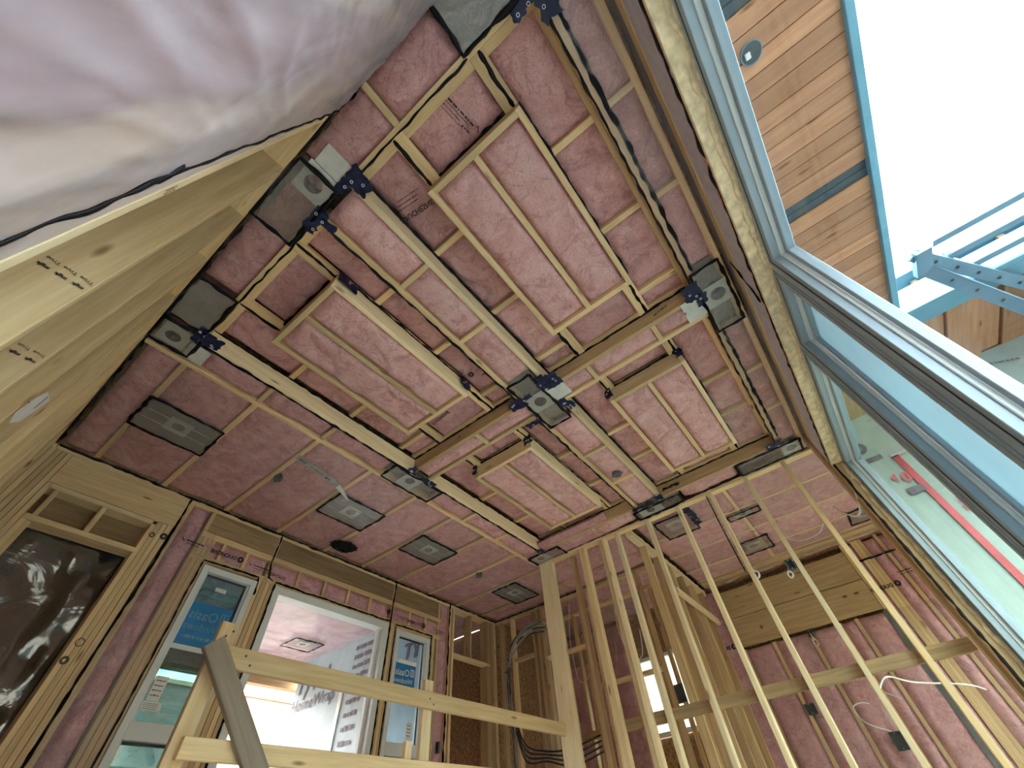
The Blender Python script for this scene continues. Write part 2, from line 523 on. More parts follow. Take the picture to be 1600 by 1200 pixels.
def disc(name, c, n, r, mat, parent, inner=0.0, seg=24, thick=0.002):
    n = Vector(n).normalized(); c = Vector(c)
    a = n.orthogonal().normalized(); b = n.cross(a)
    vs, fs = [], []
    for s in (0, 1):
        for k in range(seg):
            an = 2 * math.pi * k / seg
            d = a * math.cos(an) + b * math.sin(an)
            vs.append(tuple(c + d * r + n * thick * s))
            if inner: vs.append(tuple(c + d * inner + n * thick * s))
    if inner:
        for k in range(seg):
            k2 = (k+1) % seg; o = 2*seg
            fs += [(2*k, 2*k+1, 2*k2+1, 2*k2), (o+2*k, o+2*k2, o+2*k2+1, o+2*k+1), (2*k, 2*k2, o+2*k2, o+2*k), (2*k+1, o+2*k+1, o+2*k2+1, 2*k2+1)]
    else:
        fs += [tuple(range(seg-1, -1, -1)), tuple(range(seg, 2*seg))]
        fs += [(k, (k+1) % seg, seg+(k+1) % seg, seg+k) for k in range(seg)]
    return mesh_obj(name, vs, fs, mat, parent)

def plate_hole(name, x0, x1, y0, y1, z, cx, cy, r, mat, parent, t=0.004):
    """Flat plate in a horizontal plane with a round hole."""
    seg = 32
    vs, fs = [], []
    hw = {}
    for zz in (z, z + t):
        for k in range(seg):
            an = 2 * math.pi * (k + .5) / seg
            c, s = math.cos(an), math.sin(an)
            m = min(((x1 - cx) / c) if c > 0 else ((x0 - cx) / c), ((y1 - cy) / s) if s > 0 else ((y0 - cy) / s))
            vs.append((cx + c * r, cy + s * r, zz))
            vs.append((cx + c * m, cy + s * m, zz))
    # snap the outer ring onto the corners
    for base in (0, 2 * seg):
        for X, Y in ((x0, y0), (x1, y0), (x1, y1), (x0, y1)):
            b = min(range(seg), key=lambda k: (vs[base+2*k+1][0]-X)**2 + (vs[base+2*k+1][1]-Y)**2)
            vs[base+2*b+1] = (X, Y, vs[base+2*b+1][2])
    o = 2 * seg
    for k in range(seg):
        k2 = (k+1) % seg
        fs += [(2*k, 2*k2, 2*k2+1, 2*k+1)[::-1], (o+2*k, o+2*k+1, o+2*k2+1, o+2*k2)[::-1], (2*k, o+2*k, o+2*k2, 2*k2), (2*k+1, 2*k2+1, o+2*k2+1, o+2*k+1)]
    return mesh_obj(name, vs, fs, mat, parent)

def ring_wall(name, cx, cy, r, z0, z1, mat, parent, seg=24):
    vs = [(cx + r*math.cos(2*math.pi*k/seg), cy + r*math.sin(2*math.pi*k/seg), z) for z in (z0, z1) for k in range(seg)]
    fs = [(k, seg+k, seg+(k+1) % seg, (k+1) % seg) for k in range(seg)] + [tuple(range(seg, 2*seg))]
    return mesh_obj(name, vs, fs, mat, parent, smooth=False)

def tape(o, u, v, n, parent, seed=0, marks=2):
    """A crumpled patch of navy tape with small printed rings."""
    u, v, n, o = Vector(u), Vector(v), Vector(n), Vector(o)
    nu, nv = max(5, int(u.length / .014)), max(5, int(v.length / .014))
    vs, fs = [], []
    for j in range(nv + 1):
        for i in range(nu + 1):
            p = o + u * (i / nu - .5) + v * (j / nv - .5)
            q = p * 21 + Vector((seed * 3.3, seed * 1.7, 0))
            edge = .014 if i in (0, nu) or j in (0, nv) else .004
            p = p + u.normalized() * edge * noise.noise(q * 1.7) * 1.6 + v.normalized() * edge * noise.noise(q * 1.7 + Vector((9, 4, 2))) * 1.6 + n * (.012 + .012 * noise.noise(q))
            vs.append(tuple(p))
    w = nu + 1
    for j in range(nv):
        for i in range(nu):
            fs.append((j*w+i, j*w+i+1, (j+1)*w+i+1, (j+1)*w+i))
    t = mesh_obj('sealing_tape', vs, fs, 'tape', parent, smooth=True)
    rg = random.Random(seed)
    for k in range(marks):
        c = o + u * rg.uniform(-.3, .3) + v * rg.uniform(-.3, .3) + n * 0.026
        disc('tape_print', c, n, 0.009, 'tape_print', t, 0.006, 12)
    return t

def stud(name, x0, x1, y0, y1, z0, z1, mat, parent):
    return box(name, x0, x1, y0, y1, z0, z1, mat, parent)

DN = (0, 0, -1)
bs = [0]
def cbatt(x0, x1, y0, y1, z, mat, parent, bulge=0.015, **k):
    bs[0] += 1
    return batt('insulation_batt', (x0, y0, z), (x1-x0, 0, 0), (0, y1-y0, 0), DN, mat, parent, bulge, seed=bs[0], **k)

# ================================================================== THE SETTING
# ------------------------------------------------------------------ ground and floors
gr = root('ground', (0, 0, -H), kind='structure')
box('gravel_bed', -40, 40, -40, 40, -H - .30, -H - .10, 'concrete', gr)
fl = root('floor', (2, 1, -H), kind='structure')
box('sunken_slab', -.45, 4.70, -.80, 2.90, -H - .10, -H, 'subfloor', fl)
box('main_floor_deck', -.45, 7.6, 2.90, 4.75, ZF - .3, ZF, 'subfloor', fl)
box('side_floor_deck', 4.70, 7.6, -1.7, 2.90, ZF - .3, ZF, 'subfloor', fl)
box('step_riser', -.45, 4.70, 2.90, 2.94, -H, ZF - .3, 'osb', fl)
box('side_riser', 4.70, 4.74, -.8, 2.90, -H, ZF - .3, 'osb', fl)
box('porch_slab', -.45, 4.7, 4.75, 10.0, ZF - .3, ZF - .02, 'concrete', fl)

# ------------------------------------------------------------------ ceiling
ce = root('ceiling', (2, 2, ZC), kind='structure')
box('roof_deck', -.45, 7.6, -.82, 4.8, ZR + .16, ZR + .19, 'osb', ce)
box('wall_cap', -.46, 7.6, 4.60, 4.80, ZC, ZR + .19, 'osb', ce)
box('wall_cap', -.46, -.265, -.82, 4.60, ZC, ZR + .19, 'osb', ce)
box('wall_cap', 7.28, 7.60, -1.75, 4.60, ZC, ZR + .19, 'osb', ce)
box('side_roof_deck', 4.50, 7.6, -1.75, -.82, ZR + .16, ZR + .19, 'osb', ce)

XA, XB, XC, XD = 0.01, 2.06, 2.30, 4.30      # coffer edges along X
YA, YB, YC, YD = -0.36, 0.96, 1.29, 2.655    # coffer edges along Y
T = 0.038
zt = (ZC + ZR) / 2 + .0
def side_board(axis, c, a, b, mat='pine'):
    """A joist on edge whose underside is the thin strip seen along a beam and whose face is the coffer side."""
    if axis == 'X':
        return box('beam_board', a, b, c - T/2, c + T/2, ZC, ZR, mat, ce)
    return box('beam_board', c - T/2, c + T/2, a, b, ZC, ZR, mat, ce)
# boards that run along X (away from the left wall)
side_board('X', YB + T/2, XA, XB + .02, 'pale'); side_board('X', YC - T/2, XA, XB)
side_board('X', YD + T/2, XA, XB, 'pale'); side_board('X', YD + T/2, XC, XD, 'pale')
side_board('X', YB + T/2, XC, XD, 'pale'); side_board('X', YC - T/2, XC, XD)
side_board('X', YA - T/2, XA, XB); side_board('X', YA - T/2, XC, XD)
# boards that run along Y
for y0, y1 in ((YA, YB), (YC, YD)):
    side_board('Y', XA - T/2, y0, y1)
    side_board('Y', XB + T/2, y0, y1, 'brown')
    side_board('Y', XC - T/2, y0, y1)
    side_board('Y', XD + T/2, y0, y1, 'brown')
# wide underside strips of the outer joists
for y in (2.955,):
    box('beam_board', -.26, 4.56, y - .02, y + .02, ZC - .001, ZC + .12, 'pine', ce)
box('beam_board', -.26, 4.56, -.600, -.560, ZC - .001, ZC + .12, 'pine', ce)

# beam insulation and blocking
def beam_fill_x(y0, y1, xs, mat='pink'):
    for a, b in zip(xs, xs[1:]):
        cbatt(a + .02, b - .02, y0, y1, ZC + .012, mat, ce, 0.018)
    for x in xs[1:-1]:
        box('blocking', x - T/2, x + T/2, y0, y1, ZC + .002, ZC + .10, 'pine', ce)
def beam_fill_y(x0, x1, ys, mat='pink'):
    for a, b in zip(ys, ys[1:]):
        cbatt(x0, x1, a + .02, b - .02, ZC + .012, mat, ce, 0.018)
    for y in ys[1:-1]:
        box('blocking', x0, x1, y - T/2, y + T/2, ZC + .002, ZC + .10, 'pine', ce)
beam_fill_x(YB + T, YC - T, [XA, .64, 1.24, 1.84])
beam_fill_x(YB + T, YC - T, [2.48, 3.09, 3.70, XD])
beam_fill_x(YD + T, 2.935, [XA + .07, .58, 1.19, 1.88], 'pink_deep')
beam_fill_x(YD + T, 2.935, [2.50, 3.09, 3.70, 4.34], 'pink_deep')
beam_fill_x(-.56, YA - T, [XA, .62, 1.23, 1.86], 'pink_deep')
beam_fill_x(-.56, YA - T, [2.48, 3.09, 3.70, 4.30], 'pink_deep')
beam_fill_y(XB + T, XC - T, [YA, .02, .62, 1.00])
beam_fill_y(XB + T, XC - T, [1.27, 1.85, YD])
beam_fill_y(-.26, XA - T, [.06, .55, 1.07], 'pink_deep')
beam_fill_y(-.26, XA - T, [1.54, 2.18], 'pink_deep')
beam_fill_y(XD + T, 4.565, [.10, .77])
beam_fill_y(XD + T, 4.565, [1.36, 1.9, 2.42])
cbatt(-.26, XA - .02, -.56, -.30, ZC + .01, 'pink_deep', ce)

cbatt(-.262, XA - .02, -.58, 2.92, ZC + .075, 'pink_deep', ce, 0.0)
cbatt(1.80, 2.52, .99, 1.26, ZC + .13, 'pink_deep', ce, 0.0)
# channel tops: joists across and wool between them
def channel(x0, x1, y0, y1, px0, px1, py0, py1, jx):
    for x in jx:
        box('joist', x - .022, x + .022, y0, py0, ZR - .004, ZR + .13, 'pine', ce)
        box('joist', x - .022, x + .022, py1, y1, ZR - .004, ZR + .13, 'pine', ce)
    xs = [x0] + list(jx) + [x1]
    for ya, yb in ((y0, py0), (py1, y1)):
        for a, b in zip(xs, xs[1:]):
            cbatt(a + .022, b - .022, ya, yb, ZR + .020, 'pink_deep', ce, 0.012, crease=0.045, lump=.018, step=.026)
    for xa, xb in ((x0, px0), (px1, x1)):
        # flat boards that carry the panel corners
        for yy in (py0 + .045, py1 - .045):
            box('corner_board', xa, xb, yy - .045, yy + .045, ZR - .012, ZR + .024, 'pine', ce)
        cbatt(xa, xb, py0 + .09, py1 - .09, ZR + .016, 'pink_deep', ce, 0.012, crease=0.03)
    # ledger along the channel
    box('ledger', x0, x1, y0, y0 + .035, ZR - .006, ZR + .10, 'pine', ce)
    box('ledger', x0, x0 + .05, y0, y1, ZR - .008, ZR + .10, 'pine', ce)
    box('ledger', x1 - .05, x1, y0, y1, ZR - .008, ZR + .10, 'brown', ce)

panels = [
    ('C1', XA, XB, YA, YB, .32, 1.66, -.03, .67, (.655, 1.27, 1.87), 'pink'),
    ('C2', XA, XB, YC, YD, .32, 1.68, 1.57, 2.31, (.645, 1.25, 1.86), 'pink'),
    ('C3', XC, XD, YC, YD, 2.58, 3.98, 1.56, 2.29, (3.09, 3.74), 'pink'),
    ('C4', XC, XD, YA, YB, 2.58, 3.97, -.05, .67, (3.12, 3.66), 'pink'),
]
for nm, x0, x1, y0, y1, px0, px1, py0, py1, jx, pm in panels:
    channel(x0, x1, y0, y1, px0, px1, py0, py1, jx)
    pan = box('coffer_panel', px0 + .01, px1 - .01, py0 + .01, py1 - .01, ZR + .03, ZR + .05, 'osb', ce)
    zb = ZC - .002
    box('frame_board', px0, px1, py0, py0 + T, zb, ZR + .03, 'pale' if nm != 'C1' else 'pine', pan)
    box('frame_board', px0, px1, py1 - T, py1, zb, ZR + .03, 'pine', pan)
    box('frame_board', px0, px0 + T, py0 + T, py1 - T, zb, ZR + .03, 'pine', pan)
    box('frame_board', px1 - T, px1, py0 + T, py1 - T, zb, ZR + .03, 'pine', pan)
    ym = (py0 + py1) / 2 + (.0 if nm != 'C4' else -.01)
    box('divider_board', px0 + T, px1 - T, ym - T/2, ym + T/2, zb + .003, ZR + .03, 'pine', pan)
    for ya, yb in ((py0 + T, ym - T/2), (ym + T/2, py1 - T)):
        bs[0] += 1
        batt('insulation_batt', (px0 + T, ya, ZC + .018), (px1 - px0 - 2*T, 0, 0), (0, yb - ya, 0), DN, pm, pan, 0.030, 0.06, 0.018, 0.024, bs[0], 0.028)
    e = .006
    # sealant: where the panel meets the channel, and the seams that run from its corners to the beams
    caulk([(px0 - e, py0, ZR - .004), (px0 - e, py1, ZR - .004)], ce)
    caulk([(px0, py0 - e, ZR - .006), (px1, py0 - e, ZR - .006)], ce, .008)
    for xa, xb in ((x0 + .0, px0), (px1, x1)):
        for yy in (py0 + .03, py1 - .02):
            caulk([(xa, yy, ZR - .014), (xb, yy, ZR - .014)], ce, .012 if nm in ('C1', 'C2') else .009)
    # sealant around the channel's outer edge
    caulk([(x1 - e, y0, ZR - .012), (x1 - e, y1, ZR - .012)], ce, .010)
    caulk([(x0, y1 - e, ZR - .008), (x1, y1 - e, ZR - .008)], ce, .010)
    caulk([(x0, y0 + e, ZC - .004), (x1, y0 + e, ZC - .004)], ce, .007)
# beads on beam undersides
caulk([(XA, YD + T + .006, ZC - .004), (XB, YD + T + .006, ZC - .004)], ce, .010)
caulk([(XC, YD + T + .006, ZC - .004), (4.33, YD + T + .006, ZC - .004)], ce, .010)
caulk([(0.02, YA - T - .006, ZC - .006), (1.85, YA - T - .006, ZC - .006)], ce, .013)
caulk([(2.48, YA - T - .006, ZC - .006), (4.15, YA - T - .006, ZC - .006)], ce, .012)
caulk([(XA - .006, .06, ZC - .004), (XA - .006, .97, ZC - .004)], ce, .006)
caulk([(XA - .006, 1.33, ZC - .004), (XA - .006, 2.5, ZC - .004)], ce, .006)
caulk([(4.570, -.60, ZC - .004), (4.570, 2.65, ZC - .004)], ce, .008)
for xy in ((-.27, -.60, -.27, 4.58), ):
    caulk([(xy[0], xy[1], ZC - .006), (xy[2], xy[3], ZC - .006)], ce, .016)
caulk([(-.25, 4.585, ZC - .006), (5.70, 4.585, ZC - .006)], ce, .014)
caulk([(5.69, 4.585, ZC - .006), (5.69, 3.0, ZC - .006)], ce, .014)

# lower ceiling beside the window wall: joists at two-foot centres, wool and clear film
jx = [-.25, .02, .585, 1.19, 1.79, 2.40, 2.97, 3.56, 4.17, 4.75, 5.34, 5.70]
for x in jx[1:-1]:
    box('joist', x - .022, x + .022, 2.975, 4.58, ZC + .002, ZC + .14, 'pine', ce)
for a, b in zip(jx, jx[1:]):
    y0 = 2.975 if b < 4.6 else 1.66
    cbatt(a + .022, b - .022, y0, 4.58, ZC + .014, 'pink_deep', ce, 0.012, lump=.010, crease=.014)
sheet('vapour_film', (-.25, 2.975, ZC - .008), (5.95, 0, 0), (0, 1.6, 0), DN, 'film', ce, 0.006, 2.6, 0.07, 3)
# beyond the stud partition
for a, b in zip([4.66, 5.27, 5.88, 6.49, 6.92], [5.27, 5.88, 6.49, 6.92]):
    cbatt(a + .01, b - .01, -1.6, .35, ZC + .014, 'pink_deep', ce, 0.014)
    cbatt(a + .01, b - .01, .37, 1.52, ZC + .014, 'pink_deep', ce, 0.014)
    box('joist', b - .02, b + .02, -1.6, 1.52, ZC + .012, ZC + .14, 'pine', ce)
for y in (0.36,):
    box('blocking', 4.66, 6.92, y - .02, y + .02, ZC + .004, ZC + .10, 'pine', ce)
box('flush_beam', 6.94, 7.06, -1.6, 1.5, ZC - .012, ZC + .16, 'brown', ce)
box('flush_beam', 7.065, 7.18, -1.6, 1.5, ZC - .008, ZC + .16, 'brown', ce)
for a, b in ((-1.6, -.55), (-.55, .3), (.3, 1.5)):
    cbatt(7.19, 7.30, a, b, ZC + .01, 'pink', ce, .01)
sheet('vapour_film', (4.66, -1.6, ZC - .010), (2.62, 0, 0), (0, 3.1, 0), DN, 'film_shiny', ce, 0.010, 3.0, 0.05, 9, (3, 1))
sheet('vapour_film', (2.45, -.62, ZC - .010), (2.1, 0, 0), (0, .26, 0), DN, 'film_shiny', ce, 0.010, 5.0, 0.03, 19, (3, 1))
sheet('vapour_film', (.03, -.62, ZC - .010), (1.8, 0, 0), (0, .26, 0), DN, 'film', ce, 0.008, 4.0, 0.04, 21, (1, 2))
sheet('vapour_film', (3.2, -.34, ZR - .03), (1.05, 0, 0), (0, .30, 0), DN, 'film_shiny', ce, 0.016, 6.0, 0.03, 23, (3, 1))
# ceiling behind the open framing on the left of the partition
for a, b in ((5.72, 6.5), (6.5, 7.28)):
    cbatt(a, b, 1.66, 3.1, ZC + .014, 'pink_deep', ce)
    cbatt(a, b, 3.1, 4.6, ZC + .014, 'pink_deep', ce)

# navy tape at the joints
tapes = [((-.02, .97, ZC-.012), (.06, .0, 0), (0, .22, 0)), ((.03, .93, ZC-.016), (.14, 0, 0), (0, .10, 0)), ((.00, 1.30, ZC-.012), (.08, 0, 0), (0, .18, 0)), ((.05, 1.27, ZC-.010), (.12, 0, 0), (0, .05, 0)),
         ((-.04, 2.60, ZC-.014), (.05, 0, 0), (0, .17, 0)), ((.05, 2.60, ZC-.012), (.13, 0, 0), (0, .12, 0)),
         ((1.95, 1.00, ZC-.014), (.13, 0, 0), (0, .10, 0)), ((2.00, .93, ZC-.014), (.16, 0, 0), (0, .15, 0)), ((2.03, 1.31, ZC-.014), (.12, 0, 0), (0, .14, 0)), ((2.02, 1.24, ZC-.016), (.05, 0, 0), (0, .18, 0)),
         ((2.28, .99, ZC-.012), (.09, 0, 0), (0, .09, 0)), ((2.34, .95, ZC-.012), (.10, 0, 0), (0, .07, 0)), ((2.32, 1.33, ZC-.012), (.06, 0, 0), (0, .16, 0)),
         ((2.03, 2.62, ZC-.012), (.06, 0, 0), (0, .10, 0)), ((2.32, 2.66, ZC-.012), (.10, 0, 0), (0, .07, 0)), ((2.24, 2.66, ZC-.010), (.12, 0, 0), (0, .05, 0)),
         ((4.27, 2.66, ZC-.012), (.09, 0, 0), (0, .10, 0)), ((2.00, -.33, ZC-.014), (.14, 0, 0), (0, .12, 0)), ((2.10, -.37, ZC-.012), (.10, 0, 0), (0, .08, 0)),
         ((4.30, 1.24, ZC-.012), (.07, 0, 0), (0, .16, 0)), ((4.27, .97, ZC-.012), (.12, 0, 0), (0, .08, 0)), ((4.25, .80, ZC+.05), (.04, 0, .06), (0, .20, 0)),
         ((4.25, -.33, ZC-.010), (.10, 0, 0), (0, .16, 0)), ((.01, -.27, ZC-.012), (.07, 0, 0), (0, .12, 0)), ((.06, -.37, ZC-.012), (.16, 0, 0), (0, .09, 0)), ((4.92, .83, ZC-.016), (.46, 0, 0), (0, .08, 0)),
         ((2.57, .655, ZR-.06), (0, .07, 0), (0, 0, .12)), ((2.57, -.03, ZR-.06), (0, .07, 0), (0, 0, .10)), ((2.57, 1.58, ZR-.06), (0, .09, 0), (0, 0, .12)), ((2.57, 2.27, ZR-.06), (0, .06, 0), (0, 0, .12)),
         ((.40, 1.56, ZR-.06), (.16, 0, 0), (0, 0, .10)), ((1.62, 1.56, ZR-.07), (.12, 0, 0), (0, 0, .09))]
for i, (o, u, v) in enumerate(tapes):
    uu, vv = Vector(u), Vector(v)
    n = uu.cross(vv).normalized()
    if o[2] < ZC + .06 and abs(n.z) > .5:
        n = n if n.z < 0 else -n
    elif n.dot(Vector(o)) > 0:
        n = -n
    tape(o, u, v, n, ce, i, 2 if i % 3 else 1)

# printing on the film (its lettered side faces the roof, so it reads mirrored)
def brand_line(o, right, upv, size, parent, full=True):
    o, r, u = Vector(o), Vector(right).normalized(), Vector(upv).normalized()
    n = r.cross(u)
    if full:
        disc('print_logo', o + u * size * .35, n, size * .58, 'ink', parent, size * .40, 20, .0006)
        text('print_mark', 'D', size * .7, o + r * (-size * .2) + u * size * .14, r, u, 'ink', parent, .002)
    text('brand_print', 'DUCHESNE', size, o + r * size * .75, r, u, 'ink', parent, size * .03)

brand_line((.335, .975, ZR - .020), (.15, -1, 0), (1, .15, 0), .046, ce)
for k in range(3):
    fine_print((.295 - .022 * k, .93 - .02 * k, ZR - .020), (.15, -1, 0), (1, .15, 0), .16, .007, 'ink', ce, k)
for k, (h, L) in enumerate(((.014, .19), (.006, .17), (.006, .12), (.005, .16))):
    fine_print((.06, .255 + .020 * k, ZR - .020), (1, -.12, 0), (.12, 1, 0), L, h, 'ink', ce, 7 + k)
check_mark((.255, .215, ZR - .020), (1, -.12, 0), (.12, 1, 0), .032, ce)
fine_print((.20, .285, ZR - .020), (1, -.12, 0), (.12, 1, 0), .06, .010, 'ink', ce, 13)
brand_line((1.80, 2.18, ZR - .020), (-.1, -1, 0), (1, -.1, 0), .045, ce, False)
disc('print_logo', (1.60, 1.47, ZR - .020), DN, .026, 'ink', ce, .008)
text('print_mark', 'D', .06, (1.50, 1.53, ZR - .020), (0, -1, 0), (1, 0, 0), 'stamp', ce)
fine_print((1.66, 1.40, ZR - .020), (0, -1, 0), (1, 0, 0), .05, .016, 'ink', ce, 15)
# scribbled carpenter's notes on the beams
for k, (y, L) in enumerate(((-.03, .12), (2.05, .05))):
    fine_print((2.052, y, ZC + .045), (0, -1, .2), (0, .2, 1), L, .016, 'ink', ce, 21 + k, 'pencil_note')

# ------------------------------------------------------------------ left wall (X = -0.275)
XL = -.275
wl = root('wall_left', (XL, 2, ZF), kind='structure')
box('exterior_sheathing', XL - .18, XL - .15, -.80, 4.75, -H, ZC + .15, 'osb', wl)
box('top_plate', XL - .14, XL, .75, 4.60, ZC - .04, ZC, 'pine', wl)
ys = [.80 + .4064 * k for k in range(10)]
for i, y in enumerate(ys):
    box('stud', XL - .14, XL, y - .019, y + .019, -H, ZC - .04, 'pale' if i < 1 else 'pine', wl)
box('stud', XL - .14, XL, 4.54, 4.58, -H, ZC - .04, 'pine', wl)
# insulated and filmed part
box('stud', XL - .14, XL, .742, .779, -H, ZC - .04, 'pale', wl)
for y in (-.62, -.21, .20, .60):
    box('stud', XL - .14, XL, y - .019, y + .019, -H, ZC - .02, 'pale', wl)
prev = -.60
for a, b in ((-.60, -.23), (-.19, .18), (.22, .58), (.62, .735)):
    bs[0] += 1
    batt('insulation_batt', (XL - .055, a, -H), (0, b - a, 0), (0, 0, ZC + H - .02), (1, 0, 0), 'pink_wall', wl, .012, .08, .018, .05, bs[0])
def belly(a, b):
    y, z = a * 1.385, b * 4.12
    t = (y * .75 - z * .35)
    fold = (1 - abs(noise.noise(Vector((t * 9.0, (y * .35 + z * .75) * 1.3, 4.0))))) ** 6
    tight = (1 - abs(noise.noise(Vector((t * 22.0, (y + z) * 1.1, 9.0))))) ** 8
    return .014 * math.sin(math.pi * a) + (.010 * fold + .004 * tight) * min(1, 6 * (1 - a) + .15)
sheet('vapour_film', (XL + .012, -.645, -H), (0, 1.385, 0), (0, 0, ZC + H), (1, 0, 0), 'film_milky', wl, 0.004, 2.6, 0.014, 5, (2.4, .8), belly)
caulk([(XL + .021, .655, -.4), (XL + .021, .66, .4), (XL + .021, .675, 1.0), (XL + .020, .69, 1.6), (XL + .020, .725, ZC - .03)], wl, .0055)
tube('caulk_smear', curve_pts([(XL + .012, .685, .98), (XL + .014, .67, 1.03), (XL + .012, .66, 1.08)], 4), .007, 'caulk', wl, 6, .006, .5, .02, .5)
# the ragged film edge left hanging under the ceiling line
def rag(a, b):
    return .02 * math.sin(a * 40) * b + .014 * noise.noise(Vector((a * 30, b * 2, 1)))
sheet('film_edge', (XL + .010, .75, ZC - .004), (0, 3.8, 0), (.012, 0, -.075), (1, 0, 0), 'film_grey', wl, .012, 5, .03, 8, (1, 1), rag)
# lumber grade stamps
for (y, z, n) in ((ys[1] - .021, 1.135, 3), (ys[2] - .021, 1.155, 2)):
    for k in range(n):
        text('grade_stamp', 'True', .016, (XL - .006 - k * .038, y, z), (-1, 0, 0), (0, 0, -1), 'stamp', wl, .0004)
        text('grade_stamp', 'mgk', .015, (XL - .010 - k * .038, y, z - .034), (-1, 0, 0), (0, 0, -1), 'ink', wl, .0008)
for k in range(2):
    fine_print((XL + .002, .800 - .012 * k, 1.14), (0, 0, 1), (0, 1, 0), .05, .007, 'stamp', wl, 31 + k, 'grade_stamp')
fine_print((XL - .03, ys[4] - .021, 1.50), (-1, 0, 0), (0, 0, -1), .06, .012, 'stamp', wl, 33, 'grade_stamp')

# ------------------------------------------------------------------ back wall (Y = 4.6)
YW = 4.60
wb = root('wall_back', (2.5, YW, ZF), kind='structure')
def bstud(x0, x1, z0=ZF, z1=ZC - .04, mat='pine', y0=YW, y1=YW + .14):
    return box('stud', x0, x1, y0, y1, z0, z1, mat, wb)
box('top_plate', XL - .14, 5.71, YW, YW + .14, ZC - .04, ZC, 'pine', wb)
for x in (-.275, -.235, -.195, -.155):
    bstud(x, x + .037, ZF, 2.58)
bstud(-.115, -.078, ZF, 2.30)
bstud(-.076, -.040, ZF, 2.03)
box('header', -.115, .86, YW - .004, YW + .08, 2.305, ZC - .035, 'pine', wb)
box('header_plate', -.09, .74, YW, YW + .14, 2.262, 2.300, 'pale', wb)
box('cripple', .300, .338, YW, YW + .12, 2.03, 2.262, 'pine', wb)
box('cripple', -.04, -.004, YW, YW + .12, 2.03, 2.262, 'pine', wb)
box('sheathing_panel', -.10, .72, YW + .125, YW + .14, 2.0, 2.30, 'rim', wb)
box('door_lintel', -.07, .70, YW - .01, YW + .13, 1.985, 2.028, 'pine', wb)
for x in (.69, .730, .770):
    bstud(x, x + .038, ZF, 2.30)
bstud(.812, .856, ZF, ZC - .04)
bstud(.872, .915)
bs[0] += 1
batt('insulation_batt', (.925, YW + .012, ZF), (.165, 0, 0), (0, 0, ZC - ZF - .03), (0, -1, 0), 'pink_wall', wb, .018, .08, .02, .03, 77)
for x in (1.10, 1.141, 1.182, 1.222):
    bstud(x, x + .038, ZF, 2.36 if x > 1.11 else ZC - .04)
# boards and wool above the windows and the door
for x0, x1 in ((1.11, 1.845), (1.885, 3.545), (3.59, 4.45)):
    box('rim_board', x0, x1, YW + .002, YW + .03, 2.37, ZC - .03, 'rim', wb)
    box('header_plate', x0, x1, YW - .004, YW + .14, 2.315, 2.368, 'pine', wb)
    box('header_plate', x0, x1, YW - .002, YW + .14, 2.100, 2.150, 'pine', wb)
    n = 3 if x1 - x0 < 1 else 5
    for k in range(n):
        a, b = x0 + (x1 - x0) * k / n, x0 + (x1 - x0) * (k + 1) / n
        bs[0] += 1
        batt('insulation_batt', (a + .016, YW + .012, 2.150), (b - a - .032, 0, 0), (0, 0, .165), (0, -1, 0), 'pink_wall', wb, .012, .05, .012, .025, bs[0])
        if k: box('cripple', a - .016, a + .016, YW, YW + .12, 2.150, 2.315, 'pine', wb)
for x0, x1, m in ((1.845, 1.885, 'pine'), (1.80, 1.84, 'pine'), (1.89, 1.93, 'pine'), (1.935, 1.972, 'brown'), (3.548, 3.588, 'brown'), (3.592, 3.630, 'pine'), (3.634, 3.668, 'pine'), (4.285, 4.322, 'brown'), (4.326, 4.364, 'pine'), (4.400, 4.438, 'pine'), (4.630, 4.668, 'pine'), (4.700, 4.740, 'pine')):
    bstud(x0, x1, ZF, ZC - .04 if x0 in (1.845, 3.548, 4.400, 4.630, 4.700) else 2.10, m)
batt('insulation_batt', (4.452, YW + .012, ZF), (.165, 0, 0), (0, 0, ZC - ZF - .03), (0, -1, 0), 'pink_wall', wb, .016, .08, .016, .03, 78)
for x0, x1 in ((.70, 1.262), (1.798, 1.985), (3.545, 3.68), (4.272, 4.76), (-.46, -.05)):
    box('exterior_sheathing', x0, x1, YW + .142, YW + .156, ZF, ZC, 'osb', wb)
box('exterior_sheathing', .70, 4.76, YW + .142, YW + .156, 2.09, ZC, 'osb', wb)
box('exterior_sheathing', 5.75, 7.48, YW + .02, YW + .05, ZF, ZC, 'osb', wb)
# open framing past the last window
box('header_plate', 4.74, 5.55, YW, YW + .10, 1.965, 2.005, 'pine', wb)
bstud(5.085, 5.122, 2.005, ZC - .04, 'brown')
for x in (5.47, 5.51, 5.56):
    bstud(x, x + .037, ZF, ZC - .04, 'brown')
bstud(5.64, 5.70, ZF, ZC - .04, 'pine')
# sealant
for x in (.866, ):
    caulk([(x, YW - .006, ZC - .01), (x + .01, YW - .006, 2.0), (x - .005, YW - .006, 1.2), (x, YW - .006, .2)], wb, .016)
caulk([(1.865, YW - .006, ZC - .01), (1.86, YW - .006, 2.3), (1.885, YW - .006, 2.15), (1.95, YW - .006, 2.13)], wb, .012)
caulk([(1.225, YW - .006, .2), (1.235, YW - .006, 1.3), (1.235, YW - .006, 2.11), (1.79, YW - .006, 2.12), (1.81, YW - .006, 1.95)], wb, .013)
caulk([(1.975, YW - .008, .3), (1.98, YW - .008, 1.6), (1.98, YW - .008, 2.12), (3.55, YW - .008, 2.12)], wb, .014)
caulk([(3.565, YW - .008, ZC - .01), (3.56, YW - .008, 2.1), (3.555, YW - .008, 1.2), (3.555, YW - .008, .4)], wb, .012)
caulk([(3.66, YW - .008, .4), (3.655, YW - .008, 2.11), (4.29, YW - .008, 2.11), (4.29, YW - .008, 1.3)], wb, .011)
